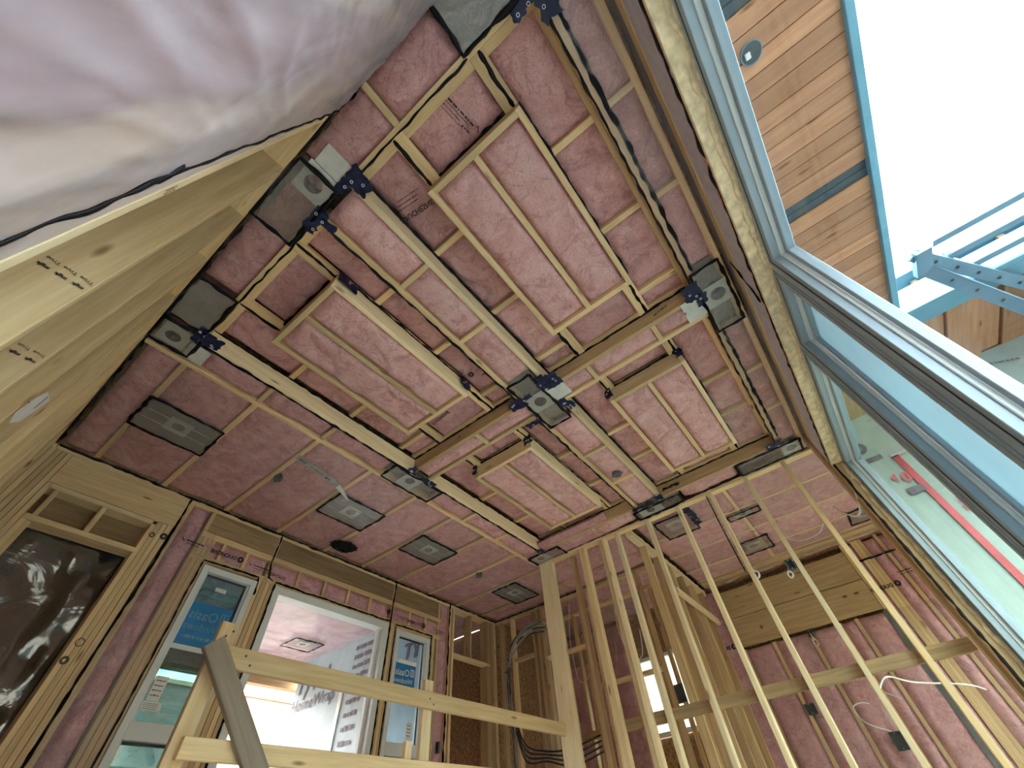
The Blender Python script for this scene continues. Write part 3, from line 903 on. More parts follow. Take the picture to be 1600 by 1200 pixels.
caulk([(4.622, YW - .008, ZC - .01), (4.622, YW - .008, .4)], wb, .012)
# film lettering across the framing
def wall_print(x, z, size, parent):
    text('brand_print', 'DUCHESNE', size, (x, YW - .022, z), (-1, 0, -.02), (0, 0, 1), 'ink', parent, size * .03)
    disc('print_logo', (x + size * .85, YW - .022, z + size * .35), (0, -1, 0), size * .6, 'ink', parent, size * .22, 20, .0006)
wall_print(1.50, 2.195, .050, wb); wall_print(4.075, 2.180, .050, wb)
for i, (x, z, L) in enumerate(((1.17, 2.215, .16), (1.86, 2.200, .18), (3.84, 2.200, .16), (4.52, 2.190, .16))):
    fine_print((x, YW - .020, z), (-1, 0, .02), (0, 0, 1), L, .014, 'ink', wb, 41 + i)
    fine_print((x - .04, YW - .020, z - .022), (-1, 0, .02), (0, 0, 1), L - .05, .008, 'ink', wb, 51 + i)
    check_mark((x - L - .01, YW - .020, z - .01), (-1, 0, 0), (0, 0, 1), .038, wb)
disc('print_logo', (.83, YW - .008, 2.19), (0, -1, 0), .030, 'ink', wb, .010); disc('print_logo', (.74, YW - .008, 2.17), (0, -1, 0), .022, 'ink', wb, .014)
disc('print_logo', (3.50, YW - .022, 2.22), (0, -1, 0), .030, 'ink', wb, .012)
text('brand_print', 'DUCHESN', .046, (2.06, YW - .022, 2.165), (-1, 0, .02), (0, 0, 1), 'ink', wb, .001)
disc('grade_stamp', (.74, YW - .006, 1.30), (0, -1, 0), .028, 'stamp', wb, .022); disc('grade_stamp', (.72, YW - .006, 1.18), (0, -1, 0), .026, 'stamp', wb, .012)
# clear film stretched over the lower wool
sheet('vapour_film', (.88, YW - .012, ZF), (.35, 0, 0), (0, 0, 2.5), (0, -1, 0), 'film', wb, .012, 4, .04, 31, (2.5, 1))

# door opening closed off with a loose shiny film
d1 = root('door_1', (.32, YW, ZF), kind='structure')
box('jamb', -.04, -.004, YW + .02, YW + .14, ZF, 1.985, 'pine', d1)
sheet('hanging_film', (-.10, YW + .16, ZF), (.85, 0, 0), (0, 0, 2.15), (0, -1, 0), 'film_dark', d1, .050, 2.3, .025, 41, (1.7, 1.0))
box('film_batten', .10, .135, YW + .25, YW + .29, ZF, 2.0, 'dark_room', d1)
# dim room behind the film
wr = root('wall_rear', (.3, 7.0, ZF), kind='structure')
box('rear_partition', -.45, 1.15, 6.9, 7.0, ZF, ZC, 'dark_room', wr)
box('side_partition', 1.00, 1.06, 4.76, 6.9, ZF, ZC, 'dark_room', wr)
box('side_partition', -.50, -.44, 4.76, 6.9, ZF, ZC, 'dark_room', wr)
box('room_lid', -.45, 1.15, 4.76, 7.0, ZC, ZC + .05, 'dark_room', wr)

# windows beside the door and the door itself
def tall_window(name, x0, x1, ztop, zmid, zbot, gm, lowm):
    w = root(name, ((x0 + x1) / 2, YW + .04, zbot), kind='structure')
    f = .055
    y0, y1 = YW - .012, YW + .09
    fr = box('frame', x0, x0 + f, y0, y1, zbot, ztop, 'pvc', w)
    box('frame', x1 - f, x1, y0, y1, zbot, ztop, 'pvc', w)
    box('frame', x0 + f, x1 - f, y0, y1, ztop - f, ztop, 'pvc', w)
    box('frame', x0 + f, x1 - f, y0, y1, zmid - .11, zmid, 'pvc', w)
    box('frame', x0 + f, x1 - f, y0, y1, zbot, zbot + f, 'pvc', w)
    for a, b in ((zmid, ztop - f), (zbot + f, zmid - .11)):
        ip = .016
        box('glazing_bead', x0 + f, x0 + f + ip, y0 + .025, y1, a, b, 'pvc', w)
        box('glazing_bead', x1 - f - ip, x1 - f, y0 + .025, y1, a, b, 'pvc', w)
        box('gasket', x0 + f + ip, x1 - f - ip, y0 + .052, y0 + .060, b - .018, b, 'gasket', w)
        box('gasket', x1 - f - ip - .014, x1 - f - ip, y0 + .052, y0 + .060, a, b - .018, 'gasket', w)
    gp = box('pane', x0 + f, x1 - f, y0 + .060, y0 + .066, zmid, ztop - f, gm, w)
    box('pane', x0 + f, x1 - f, y0 + .060, y0 + .066, zbot + f, zmid - .11, lowm, w)
    return w, gp
w1, g1 = tall_window('window_1', 1.262, 1.798, 2.075, .90, -.05, 'glass_dark', 'glass_dark')
w3, g3 = tall_window('window_2', 3.680, 4.272, 2.065, .97, -.05, 'glass', 'glass')
def maker_sticker(parent, x0, x1, z0, z1, gy, ink='white'):
    s = box('sticker', x0, x1, gy + .001, gy + .003, z0, z1, 'blue', parent)
    w = x1 - x0
    yy = gy - .0035
    # the print is on the weather side, so indoors it reads mirrored
    text('sticker_print', 'Oasis', w * .30, (x1 - w * .28, yy, z1 - w * .36), (-1, 0, 0), (0, 0, 1), ink, s, .001)
    text('sticker_print', 'Windows', w * .22, (x1 - w * .10, yy, z1 - w * .58), (-1, 0, 0), (0, 0, 1), ink, s)
    fine_print((x1 - w * .09, yy, z1 - w * .76), (-1, 0, 0), (0, 0, 1), w * .8, w * .07, ink, s, 3, 'sticker_print')
    for a, b, c, d in ((.06, .09, .12, .34), (.21, .24, .12, .34), (.06, .24, .12, .145), (.06, .24, .315, .34), (.135, .165, .14, .32)):
        box('sticker_logo', x1 - w * b, x1 - w * a, yy, yy + .001, z1 - w * d, z1 - w * c, ink, s)
    return s
maker_sticker(w1, 1.335, 1.715, 1.44, 1.78, YW + .046, 'shaded_print')
box('sticker_backing', 1.335, 1.70, YW + .047, YW + .049, 1.40, 1.438, 'pvc', w1)
maker_sticker(w3, 3.765, 4.110, 1.42, 1.73, YW + .046)
box('sticker_backing', 3.80, 4.115, YW + .047, YW + .049, 1.732, 1.775, 'white', w3)
def rating_label(parent, x0, x1, z0, z1, gy):
    s = box('energy_label', x0, x1, gy - .003, gy - .001, z0, z1, 'white', parent)
    h = z1 - z0
    for k in range(4):
        fine_print((x0 + .008, gy - .004, z1 - h * (.22 + .2 * k)), (1, 0, 0), (0, 0, 1), (x1 - x0) * .75, h * .06, 'stamp', s, k + int(x0 * 50), 'label_print')
rating_label(w1, 1.355, 1.445, 1.04, 1.20, YW + .046)
rating_label(w1, 1.345, 1.485, .975, 1.032, YW + .046)
rating_label(w1, 1.47, 1.57, 1.90, 1.935, YW + .046)
rating_label(w3, 4.05, 4.13, 1.02, 1.17, YW + .046)
sheet('inner_film', (1.20, YW + .20, ZF), (.68, 0, 0), (0, 0, 2.25), (0, -1, 0), 'film_teal', w1, .025, 3, .03, 55, (1.5, 1))

d2 = root('door_2', (2.78, YW, ZF), kind='structure')
y0, y1 = YW - .012, YW + .13
box('frame', 1.985, 2.055, y0, y1, ZF, 2.095, 'pvc', d2)
box('frame', 3.475, 3.545, y0, y1, ZF, 2.095, 'pvc', d2)
box('frame', 2.055, 3.475, y0, y1, 2.020, 2.095, 'pvc', d2)
box('door_stop', 3.440, 3.475, YW + .06, YW + .11, ZF, 2.02, 'pvc', d2)
for z in (1.70, .60):
    box('hinge', 3.462, 3.476, YW + .10, YW + .135, z, z + .10, 'gasket', d2)

# covered porch beyond the door
pc = root('ceiling_porch', (2.8, 7, ZC), kind='structure')
box('porch_deck', 1.06, 4.70, 4.75, 8.4, ZC + .12, ZC + .16, 'osb', pc)
for k in range(6):
    x = 1.10 + .59 * k
    bs[0] += 1
    batt('insulation_batt', (x + .02, 4.76, ZC + .016), (.55, 0, 0), (0, 3.5, 0), DN, 'pink_wall', pc, .02, seed=bs[0])
    box('joist', x - .02, x + .02, 4.76, 8.26, ZC + .002, ZC + .12, 'pale', pc)
sheet('vapour_film', (1.06, 4.76, ZC - .040), (3.4, 0, 0), (0, 3.5, 0), DN, 'film_milky', pc, .02, 2.5, .08, 61, (1, 2.5))
box('porch_beam', 1.06, 4.70, 8.20, 8.36, 2.24, ZC + .12, 'brown', pc)
wp = root('wall_porch', (4.46, 6.5, ZF), kind='structure')
box('wrap_backing', 4.47, 4.56, 4.75, 8.02, ZF, ZC, 'osb', wp)
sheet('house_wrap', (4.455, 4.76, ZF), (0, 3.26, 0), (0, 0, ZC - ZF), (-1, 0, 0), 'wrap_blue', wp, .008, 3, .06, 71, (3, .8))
text('wrap_print', 'Tyvek', .40, (4.440, 7.98, 2.10), (0, -1, 0), (0, 0, 1), 'purple_ink', wp, .006)
text('wrap_print', 'HomeWrap', .235, (4.440, 8.00, 1.86), (0, -1, 0), (0, 0, 1), 'purple_ink', wp, .002)
for k in range(5):
    fine_print((4.440, 6.50, 2.42 - .13 * k), (0, -1, 0), (0, 0, 1), .85, .07, 'purple_ink', wp, 61 + k, 'wrap_print')
    fine_print((4.440, 6.50, 1.72 - .16 * k), (0, -1, 0), (0, 0, 1), .30, .06, 'purple_ink', wp, 71 + k, 'wrap_print')
text('wrap_print', 'TY', .28, (4.438, 5.32, 2.02), (0, -1, -.08), (0, -.12, 1), 'purple_ink', wp, .008)
box('wrap_corner_board', 4.43, 4.47, 6.62, 6.70, ZF, 1.95, 'pvc', wp)

# closet beyond the open framing (X 4.7..5.6)
wc = root('wall_closet', (5.2, 5.9, ZF), kind='structure')
box('closet_back', 4.57, 5.75, 6.0, 6.05, ZF, ZC, 'osb', wc)
for k in range(3):
    bs[0] += 1
    batt('insulation_batt', (4.62 + .37 * k, 5.96, ZF), (.35, 0, 0), (0, 0, ZC - ZF), (0, -1, 0), 'pink_wall', wc, .02, seed=bs[0])
    bs[0] += 1
    batt('insulation_batt', (4.62 + .37 * k, 4.75, ZC - .01), (.35, 0, 0), (0, 1.2, 0), DN, 'pink_wall', wc, .02, seed=bs[0])
box('closet_side', 4.565, 4.60, 4.76, 6.05, ZF, ZC, 'osb', wc)
box('closet_side', 5.75, 5.79, 4.66, 6.05, ZF, ZC, 'osb', wc)
box('closet_lid', 4.57, 5.75, 4.74, 6.05, ZC + .05, ZC + .08, 'osb', wc)
sheet('vapour_film', (4.62, 5.93, ZF), (1.1, 0, 0), (0, 0, ZC - ZF), (0, -1, 0), 'film_milky', wc, .015, 3, .06, 81, (3, 1))
sheet('vapour_film', (4.76, YW + .12, 2.01), (.74, 0, 0), (0, 0, .56), (0, -1, 0), 'film_grey', wc, .02, 5, .03, 82)

# ------------------------------------------------------------------ open stud partition (X = 4.57)
XP = 4.57
wpn = root('wall_partition', (XP, 1.2, ZF), kind='structure')
box('top_plate', XP, XP + .089, -.62, 2.90, ZC - .038, ZC - .002, 'pine', wpn)
P_STUDS = [(2.70, 2.885, 'pale'), (2.41, 2.455, 'brown'), (2.265, 2.31, 'brown'), (2.185, 2.262, 'pine'), (1.925, 1.968, 'pine'), (1.878, 1.922, 'pale'), (1.69, 1.735, 'pale'), (1.265, 1.308, 'pale'), (.865, .908, 'pale'), (.468, .510, 'pale'), (.060, .102, 'pale'), (-.345, -.300, 'pine')]
for a, b, m in P_STUDS:
    dx = 0.10 if m == 'brown' else 0
    box('stud', XP + dx, XP + dx + .089, a, b, ZF - .2, ZC - .038, m, wpn)
box('blocking', XP + .090, XP + .128, -.63, 2.28, .76, .85, 'rim', wpn)
# partition that runs on away from it (Y = 1.58)
ws = root('wall_side', (6, 1.58, ZF), kind='structure')
box('top_plate', 4.67, 7.25, 1.545, 1.634, ZC - .04, ZC - .002, 'pine', ws)
box('top_plate', 4.67, 7.25, 1.545, 1.634, ZC - .082, ZC - .044, 'pale', ws)
for k, x in enumerate((5.05, 5.46, 5.86, 6.27, 6.68, 7.08)):
    box('stud', x - .019, x + .019, 1.545, 1.634, ZF, ZC - .082, 'brown' if k % 2 else 'pine', ws)
caulk([(4.70, 1.535, ZC - .012), (5.9, 1.535, ZC - .012), (7.2, 1.535, ZC - .012)], ws, .012)
box('ledger', 5.6, 7.2, 1.50, 1.54, 2.10, 2.18, 'pale', ws)
# partition across the hall (X = 5.71)
wh = root('wall_hall', (5.71, 3, ZF), kind='structure')
box('top_plate', 5.70, 5.79, 1.66, 4.60, ZC - .04, ZC - .002, 'pine', wh)
for k, y in enumerate((1.80, 2.02, 2.43, 2.84, 3.00, 3.36, 3.68, 3.77, 3.86, 4.27, 4.50)):
    box('stud', 5.70, 5.79, y - .019, y + .019, ZF, ZC - .04, 'brown' if k % 3 else 'pine', wh)
box('blocking', 5.70, 5.79, 3.0, 3.66, 1.88, 1.92, 'pine', wh)
box('blocking', 5.70, 5.79, 3.86, 4.27, 1.98, 2.02, 'pine', wh)
box('blocking', 5.70, 5.79, 2.02, 3.0, 1.40, 1.44, 'pine', wh)
# short cross partition for the stud thicket
wx = root('wall_inner', (6.5, 2.4, ZF), kind='structure')
for k, (x, y) in enumerate(((6.35, 1.95), (6.35, 2.12), (6.35, 2.3), (6.35, 2.72), (6.35, 3.1), (6.35, 3.5))):
    box('stud', x, x + .089, y - .019, y + .019, ZF, ZC - .04, 'brown', wx)
box('top_plate', 6.35, 6.44, 1.66, 4.6, ZC - .04, ZC - .002, 'pine', wx)
box('blocking', 6.30, 6.34, 1.7, 3.6, 1.02, 1.11, 'brown', wx)
sheet('vapour_film', (6.46, 2.3, 1.9), (0, 1.9, 0), (0, 0, .68), (-1, 0, 0), 'film_grey', wx, .05, 3.5, .04, 91)

# ------------------------------------------------------------------ far wall (X = 7.3)
XF = 7.30
wf = root('wall_far', (XF, 1.2, ZF), kind='structure')
W_Y0, W_Y1, W_Z0, W_Z1 = 2.20, 3.05, 1.05, 2.02
box('exterior_sheathing', XF + .15, XF + .18, -1.75, W_Y0, ZF, ZC + .15, 'osb', wf)
box('exterior_sheathing', XF + .15, XF + .18, W_Y1, 4.75, ZF, ZC + .15, 'osb', wf)
box('exterior_sheathing', XF + .15, XF + .18, W_Y0, W_Y1, ZF, W_Z0, 'osb', wf)
box('exterior_sheathing', XF + .15, XF + .18, W_Y0, W_Y1, W_Z1, ZC + .15, 'osb', wf)
fs_y = [-1.62, -1.06, -.90, -.70, -.655, -.61, -.47, -.10, .10, .48, .95, 1.36, 1.75, 2.16, 3.09, 3.5, 3.9, 4.3, 4.56]
for y in fs_y:
    z1 = 1.76 if -.42 < y < 1.44 else ZC
    box('stud', XF, XF + .14, y - .022, y + .022, ZF, z1, 'pine', wf)
for a, b in zip(fs_y, fs_y[1:]):
    if b - a < .1 or (a > 2.1 and b < 3.2):
        continue
    z1 = 1.76 if (a > -.48 and b < 1.44) else ZC - .02
    bs[0] += 1
    batt('insulation_batt', (XF + .008, a + .022, ZF), (0, b - a - .044, 0), (0, 0, z1 - ZF), (-1, 0, 0), 'pink_wall', wf, .02, .08, .016, .045, bs[0], .022)
box('header_plank', XF - .035, XF + .01, -.44, 1.46, 1.785, 2.145, 'plywood', wf)
box('header_plank', XF - .035, XF + .01, -.44, 1.46, 2.152, 2.52, 'plywood', wf)
box('membrane_strip', XF - .012, XF, -.475, -.415, ZF, 1.775, 'box_grey', wf)
caulk([(XF - .02, -.50, 2.35), (XF - .02, -1.05, 2.36)], wf, .018)
text('brand_print', 'DUCHESNE', .060, (XF - .03, -.70, 1.97), (0, 1, 0), (0, 0, 1), 'ink', wf, .003)
disc('print_logo', (XF - .03, -.755, 1.99), (-1, 0, 0), .035, 'ink', wf, .012)
text('brand_print', 'DUCHESNE', .060, (XF - .03, 1.52, 1.80), (0, 1, 0), (0, 0, 1), 'ink', wf, .003)
disc('print_logo', (XF - .03, 1.47, 1.82), (-1, 0, 0), .035, 'ink', wf, .012)
fine_print((XF - .03, -1.05, 2.10), (0, 1, -.02), (0, 0, 1), .22, .016, 'ink', wf, 81)
fine_print((XF - .03, -1.02, 2.07), (0, 1, -.02), (0, 0, 1), .18, .010, 'ink', wf, 82)
for y, z in ((.95, 1.62), (.30, 1.0), (.62, .75), (-.25, 1.62), (1.2, 1.68)):
    text('film_mark', 'N', .05, (XF - .035, y, z), (0, 1, 0), (0, 0, 1), 'red_ink', wf)
for k, y in enumerate((-.12, -.26)):
    fine_print((XF - .038, y, 2.0), (0, -1, 0), (0, 0, 1), .05, .03, 'stamp', wf, 85 + k, 'pencil_note')
disc('knot_plug', (XF - .037, 1.0, 1.95), (-1, 0, 0), .022, 'stamp', wf, .010, 14)
sheet('vapour_film', (XF - .030, -1.6, ZF), (0, 3.1, 0), (0, 0, 1.86), (-1, 0, 0), 'film', wf, .012, 2.6, .07, 93, (2, .7))
EX0, EX1, EZ0, EZ1 = 4.75, 7.1, -.05, 2.15
for a, b, c, d in ((4.52, EX0, -H, ZC + .15), (EX1, XF + .18, -H, ZC + .15), (EX0, EX1, -H, EZ0), (EX0, EX1, EZ1, ZC + .15)):
    box('end_sheathing', a, b, -1.75, -1.70, c, d, 'osb', wf)
w7 = root('window_added', (6, -1.72, EZ0), kind='structure')  # added, unseen window that brightens the far room
for a, b in ((EX0, EX0 + .06), (EX1 - .06, EX1), (5.97, 6.03)):
    box('frame', a, b, -1.77, -1.68, EZ0, EZ1, 'pvc', w7)
box('frame', EX0 + .06, EX1 - .06, -1.77, -1.68, EZ0, EZ0 + .06, 'pvc', w7)
box('frame', EX0 + .06, EX1 - .06, -1.77, -1.68, EZ1 - .06, EZ1, 'pvc', w7)
box('pane', EX0 + .06, EX1 - .06, -1.728, -1.722, EZ0 + .06, EZ1 - .06, 'glass_green', w7)
w6 = root('window_3', (XF + .1, 2.6, W_Z0), kind='structure')
for a, b in ((W_Y0, W_Y0 + .05), (W_Y1 - .05, W_Y1), (2.60, 2.66)):
    box('frame', XF + .06, XF + .14, a, b, W_Z0, W_Z1, 'pvc', w6)
box('frame', XF + .06, XF + .14, W_Y0 + .05, W_Y1 - .05, W_Z0, W_Z0 + .05, 'pvc', w6)
box('frame', XF + .06, XF + .14, W_Y0 + .05, W_Y1 - .05, W_Z1 - .05, W_Z1, 'pvc', w6)
box('pane', XF + .095, XF + .101, W_Y0 + .05, W_Y1 - .05, W_Z0 + .05, W_Z1 - .05, 'glass_green', w6)

# ------------------------------------------------------------------ right wall with the big windows (Y = -0.645)
YR = -.645
wrt = root('wall_right', (2, YR, ZF), kind='structure')
hd = box('header', XL - .15, 4.44, -.80, YR, 2.262, ZC + .14, 'band', wrt)
box('header_board', XL, 4.40, YR - .002, YR + .006, 2.535, ZC - .002, 'pine', wrt)
bs[0] += 1
for k in range(8):
    bs[0] += 1
    batt('insulation_batt', (XL + .58 * k, YR + .001, 2.275), (.57, 0, 0), (0, 0, .055), (0, 1, 0), 'pink_wall', wrt, .006, .01, .004, .03, bs[0], .004)
caulk([(XL, YR + .006, 2.268), (1.2, YR + .006, 2.266), (4.38, YR + .006, 2.268)], wrt, .007)
caulk([(1.95, YR + .008, ZC - .01), (2.15, YR + .010, 2.30)], wrt, .006)
box('opening_lining', XL, 4.36, -.735, YR + .004, 2.232, 2.262, 'foam', wrt)
tube('foam_bead', [(XL, -.715, 2.234), (4.34, -.715, 2.234)], .016, 'foam', wrt, 6, .02, .6, .04, .5, 5)
box('end_post', 4.36, 4.44, -.82, YR, -H, 2.262, 'brown', wrt)
tube('foam_bead', [(4.356, -.715, -.6), (4.356, -.715, 2.22)], .016, 'foam', wrt, 6, .02, .6, .04, .5, 6)
tube('foam_bead', [(4.356, -.66, -.6), (4.356, -.655, 2.24)], .010, 'caulk', wrt, 6, .008, .5, .03, .5, 7)
box('end_post', XL - .15, XL, -.82, YR, -H, 2.262, 'pine', wrt)
box('sill_wall', XL, 4.44, -.80, YR, -H, -H + .12, 'osb', wrt)
box('side_stub', 4.44, 4.56, -.80, -.62, -H, ZC, 'brown', wrt)

def big_window(name, x0, x1, gm):
    w = root(name, ((x0 + x1) / 2, -.78, -1.3), kind='structure')
    z0, z1 = -1.36, 2.235
    fo = .075          # frame face
    ya, yb = -.86, -.735
    fr = []
    box('frame', x0, x1, ya, yb, z1 - fo, z1, 'alu', w)
    box('frame', x0, x1, ya, yb, z0, z0 + fo, 'alu', w)
    box('frame', x0, x0 + fo, ya, yb, z0 + fo, z1 - fo, 'alu', w)
    box('frame', x1 - fo, x1, ya, yb, z0 + fo, z1 - fo, 'alu', w)
    # raised inner lip and bright glazing bead
    for t0, t1, y_a, y_b, m in ((.018, .030, yb - .001, yb + .006, 'alu'), (.062, .086, -.800, -.775, 'alu_lite'), (.086, .118, -.845, -.800, 'alu')):
        n = 'glazing_bead' if m == 'alu_lite' else ('frame_lip' if t0 < .03 else 'sash')
        box(n, x0 + t0, x1 - t0, y_a, y_b, z1 - t1, z1 - t0, m, w)
        box(n, x0 + t0, x1 - t0, y_a, y_b, z0 + t0, z0 + t1, m, w)
        box(n, x0 + t0, x0 + t1, y_a, y_b, z0 + t1, z1 - t1, m, w)
        box(n, x1 - t1, x1 - t0, y_a, y_b, z0 + t1, z1 - t1, m, w)
    box('gasket', x0 + .03, x1 - .03, yb, yb + .003, z1 - .036, z1 - .030, 'gasket', w)
    box('gasket', x1 - .036, x1 - .030, yb, yb + .003, z0 + .04, z1 - .036, 'gasket', w)
    box('pane', x0 + .10, x1 - .10, -.826, -.820, z0 + .10, z1 - .10, gm, w)
    return w
big_window('window_4', XL + .02, 1.850, 'glass')
big_window('window_5', 1.905, 2.625, 'glass_reflect')
big_window('window_6', 2.665, 4.345, 'glass_green')
box('mullion', 1.850, 1.905, -.85, -.74, -1.36, 2.235, 'alu', wrt)
box('mullion', 2.625, 2.665, -.85, -.74, -1.36, 2.235, 'alu', wrt)

# ------------------------------------------------------------------ outside: cedar soffit, wing wall, flashing
so = root('soffit', (1.5, -1.2, ZC), kind='structure')
x = -1.2; k = 0
while x < 3.95:
    w = .095 + .02 * ((k * 7) % 3) / 2
    if any(abs(x + w / 2 - g) < .07 for g in (.66, 1.91)):
        box('vent_strip', x, x + .055, -1.53, -.82, ZC + .012, ZC + .03, 'dark_gap', so)
        x += .058
    else:
        box('soffit_board', x, x + w - .004, -1.53, -.82, ZC, ZC + .018, 'cedar', so)
        x += w
    k += 1
box('soffit_deck', -1.2, 4.5, -1.56, -.80, ZC + .031, ZC + .12, 'brown', so)
box('fascia', -1.2, 3.32, -1.575, -1.53, ZC - .03, ZC + .22, 'metal_blue', so)
box('inner_flashing', XL, 4.44, -.87, -.80, 2.30, ZC - .001, 'band', so)
box('upper_wall', XL - .2, 4.5, -.82, -.80, ZC + .12, ZC + .5, 'wrap', so)

wing = root('wall_wing', (4.5, -2.5, -H), kind='structure')
box('wing_sheathing', 4.515, 4.56, -6.0, -.80, -H - .1, 2.96, 'rim', wing)
sheet('house_wrap', (4.505, -6.0, -H - .1), (0, 5.2, 0), (0, 0, 2.85 + H), (-1, 0, 0), 'wrap', wing, .008, 2.5, .08, 101, (2.5, .8))
box('red_tape', 4.488, 4.492, -1.135, -1.085, -H, 2.16, 'red', wing)
box('seam_tape', 4.488, 4.491, -1.33, -1.085, 2.15, 2.18, 'band', wing)
box('seam_tape', 4.487, 4.491, -1.10, -.98, 1.80, 1.86, 'purple_ink', wing)
mesh_obj('wrap_print', [(4.486, -.955, 1.99), (4.486, -.985, 1.93), (4.486, -1.000, 2.02)], [(0, 1, 2)], 'red_ink', wing)
text('wrap_print', '0', .13, (4.486, -1.02, 1.91), (0, -1, 0), (0, 0, 1), 'red_ink', wing, .004)
for k in range(2):
    fine_print((4.486, -1.215 - .03 * k, 1.68), (0, 0, -1), (0, 1, 0), .13, .022, 'red_ink', wing, 91 + k, 'wrap_print')
disc('wrap_print', (4.484, -1.25, 1.47), (-1, 0, 0), .034, 'purple_ink', wing, .026, 16)
fine_print((4.486, -2.12, 2.62), (0, -1, -.35), (0, 0, 1), .25, .02, 'purple_ink', wing, 95, 'wrap_print')
disc('wrap_print', (4.484, -.93, 2.34), (-1, 0, 0), .06, 'purple_ink', wing, .03, 16)
box('seam_tape', 4.486, 4.490, -1.03, -.86, 2.185, 2.225, 'purple_ink', wing)
# eave of the wing
ev = root('trim_1', (3.8, -3, 2.7), kind='structure')
box('eave_fascia', 3.32, 3.36, -6.0, -1.58, 2.60, 2.84, 'metal_blue', ev)
box('eave_flashing', 3.36, 3.66, -6.0, -1.60, 2.70, 2.73, 'metal_blue', ev)
yy = -1.60
k = 0
while yy > -4.2:
    w = .16 + .05 * (k % 3)
    o = box('eave_plank', 3.64 + .03 * (k % 2), 4.50, yy - w + .01, yy, 2.76 - .02 * (k % 3), 2.80, 'cedar', ev)
    yy -= w; k += 1
for y in (-1.9, -2.5, -3.1):
    box('eave_rafter', 3.40, 4.50, y - .02, y + .02, 2.80, 2.94, 'brown', ev)
box('eave_cover', 3.30, 4.56, -6.0, -1.575, 2.95, 2.98, 'metal_blue', ev)

# added unseen walls around the plot block the low sky (all below the view through the glass)
for i, (x0, x1, y0, y1, h) in enumerate(((-14, 22, -14.4, -14, 6.2), (-14.4, -14, -14, 24, 6.0), (-14, 22, 24, 24.4, 6.0), (22, 22.4, -14, 24, 6.0))):
    nb = root('wall_sky_block', ((x0+x1)/2, (y0+y1)/2, -H), kind='structure')
    box('block_face', x0, x1, y0, y1, -H - .1, h, 'grey_wood', nb)
    box('block_cap', x0 - .1, x1 + .1, y0 - .1, y1 + .1, h, h + .15, 'brown', nb)

# ================================================================== THINGS
o = root('soffit_light', (.89, -1.11, ZC), 'round open light hole with a white connector in the cedar soffit', 'light fitting')
disc('can_rim', (.89, -1.11, ZC - .004), DN, .052, 'dark_gap', o, 0, 28, .003)
disc('can_ring', (.89, -1.11, ZC - .005), DN, .055, 'steel', o, .050, 28, .003)
box('connector', .875, .905, -1.10, -1.075, ZC - .022, ZC - .008, 'white', o)
# ------------------------------------------------------------------ recessed light boxes in the ceiling
def light_box(label, x0, x1, y0, y1, plate=None, hole=None, r=.055, group=None, z=ZC, wing=None, glow=False):
    o = root('light_box', ((x0+x1)/2, (y0+y1)/2, z), label, 'light box', group)
    zz = z - .020
    if plate:
        a, b, c, d = plate
        plate_hole('mounting_plate', a, b, c, d, zz + .012, hole[0], hole[1], r, 'plate', o)
        ring_wall('lamp_can', hole[0], hole[1], r, zz + .014, zz + .10, 'can', o)
    if wing:
        a, b, c, d = wing
        box('flange', a, b, c, d, zz + .010, zz + .014, 'plate', o)
    sheet('film_patch', (x0, y0, zz + .003), (x1-x0, 0, 0), (0, y1-y0, 0), DN, 'film_grey', o, .003, 5, .04, int(abs(x0*91+y0*37)))
    box('backing_box', x0 + .01, x1 - .01, y0 + .01, y1 - .01, zz + .012, zz + .018, 'box_bed', o) if not plate else box('backing_box', x0 + .008, x1 - .008, y0 + .008, y1 - .008, zz + .10, zz + .106, 'box_bed', o)
    caulk([(x0, y0, zz), (x1, y0, zz), (x1, y1, zz), (x0, y1, zz)], o, .012, True, 'caulk_border')
    return o
# at the crossings of the beams
light_box('square-holed light plate at the beam end by the bare left studs, larger caulked patch', -.265, -.015, 1.07, 1.55, (-.215, -.03, 1.035, 1.235), (-.13, 1.145), .052, wing=(-.20, -.05, .90, 1.03))
light_box('caulked light plate in the corner where the long pale beam meets the left studs', -.265, .0, 2.625, 2.875, (-.235, -.055, 2.66, 2.86), (-.15, 2.77), .05, wing=(-.04, .10, 2.72, 2.89))
light_box('empty grey film patch between the two light plates along the left studs', -.265, -.01, 2.17, 2.585)
light_box('light plate at the central crossing of the coffer beams', 1.83, 2.48, 1.035, 1.255, (2.05, 2.25, 1.04, 1.25), (2.15, 1.14), .055, wing=(2.06, 2.24, .86, 1.03))
light_box('light plate on the beam end under the big window header', 1.87, 2.48, -.575, -.37, (2.05, 2.25, -.57, -.385), (2.15, -.485), .055, wing=(2.06, 2.26, -.365, -.22))
light_box('light plate where the middle cross beam meets the filmed lower ceiling', 1.88, 2.51, 2.70, 2.93, (2.05, 2.25, 2.705, 2.925), (2.15, 2.80), .05)
light_box('light plate above the wide corner post of the stud partition', 4.345, 4.60, 2.44, 2.91, (4.36, 4.56, 2.66, 2.89), (4.46, 2.78), .045)
light_box('light plate over the top plate of the stud partition, mid span', 4.37, 4.555, .78, 1.35, (4.38, 4.55, 1.02, 1.30), (4.46, 1.16), .05)
light_box('light plate in the shiny film corner between partition and big windows', 4.325, 4.555, -.56, .09, (4.35, 4.54, -.55, -.38), (4.45, -.47), .05)
light_box('dark film patch overhead between the left film wall and the window header', -.262, -.02, -.29, .065)
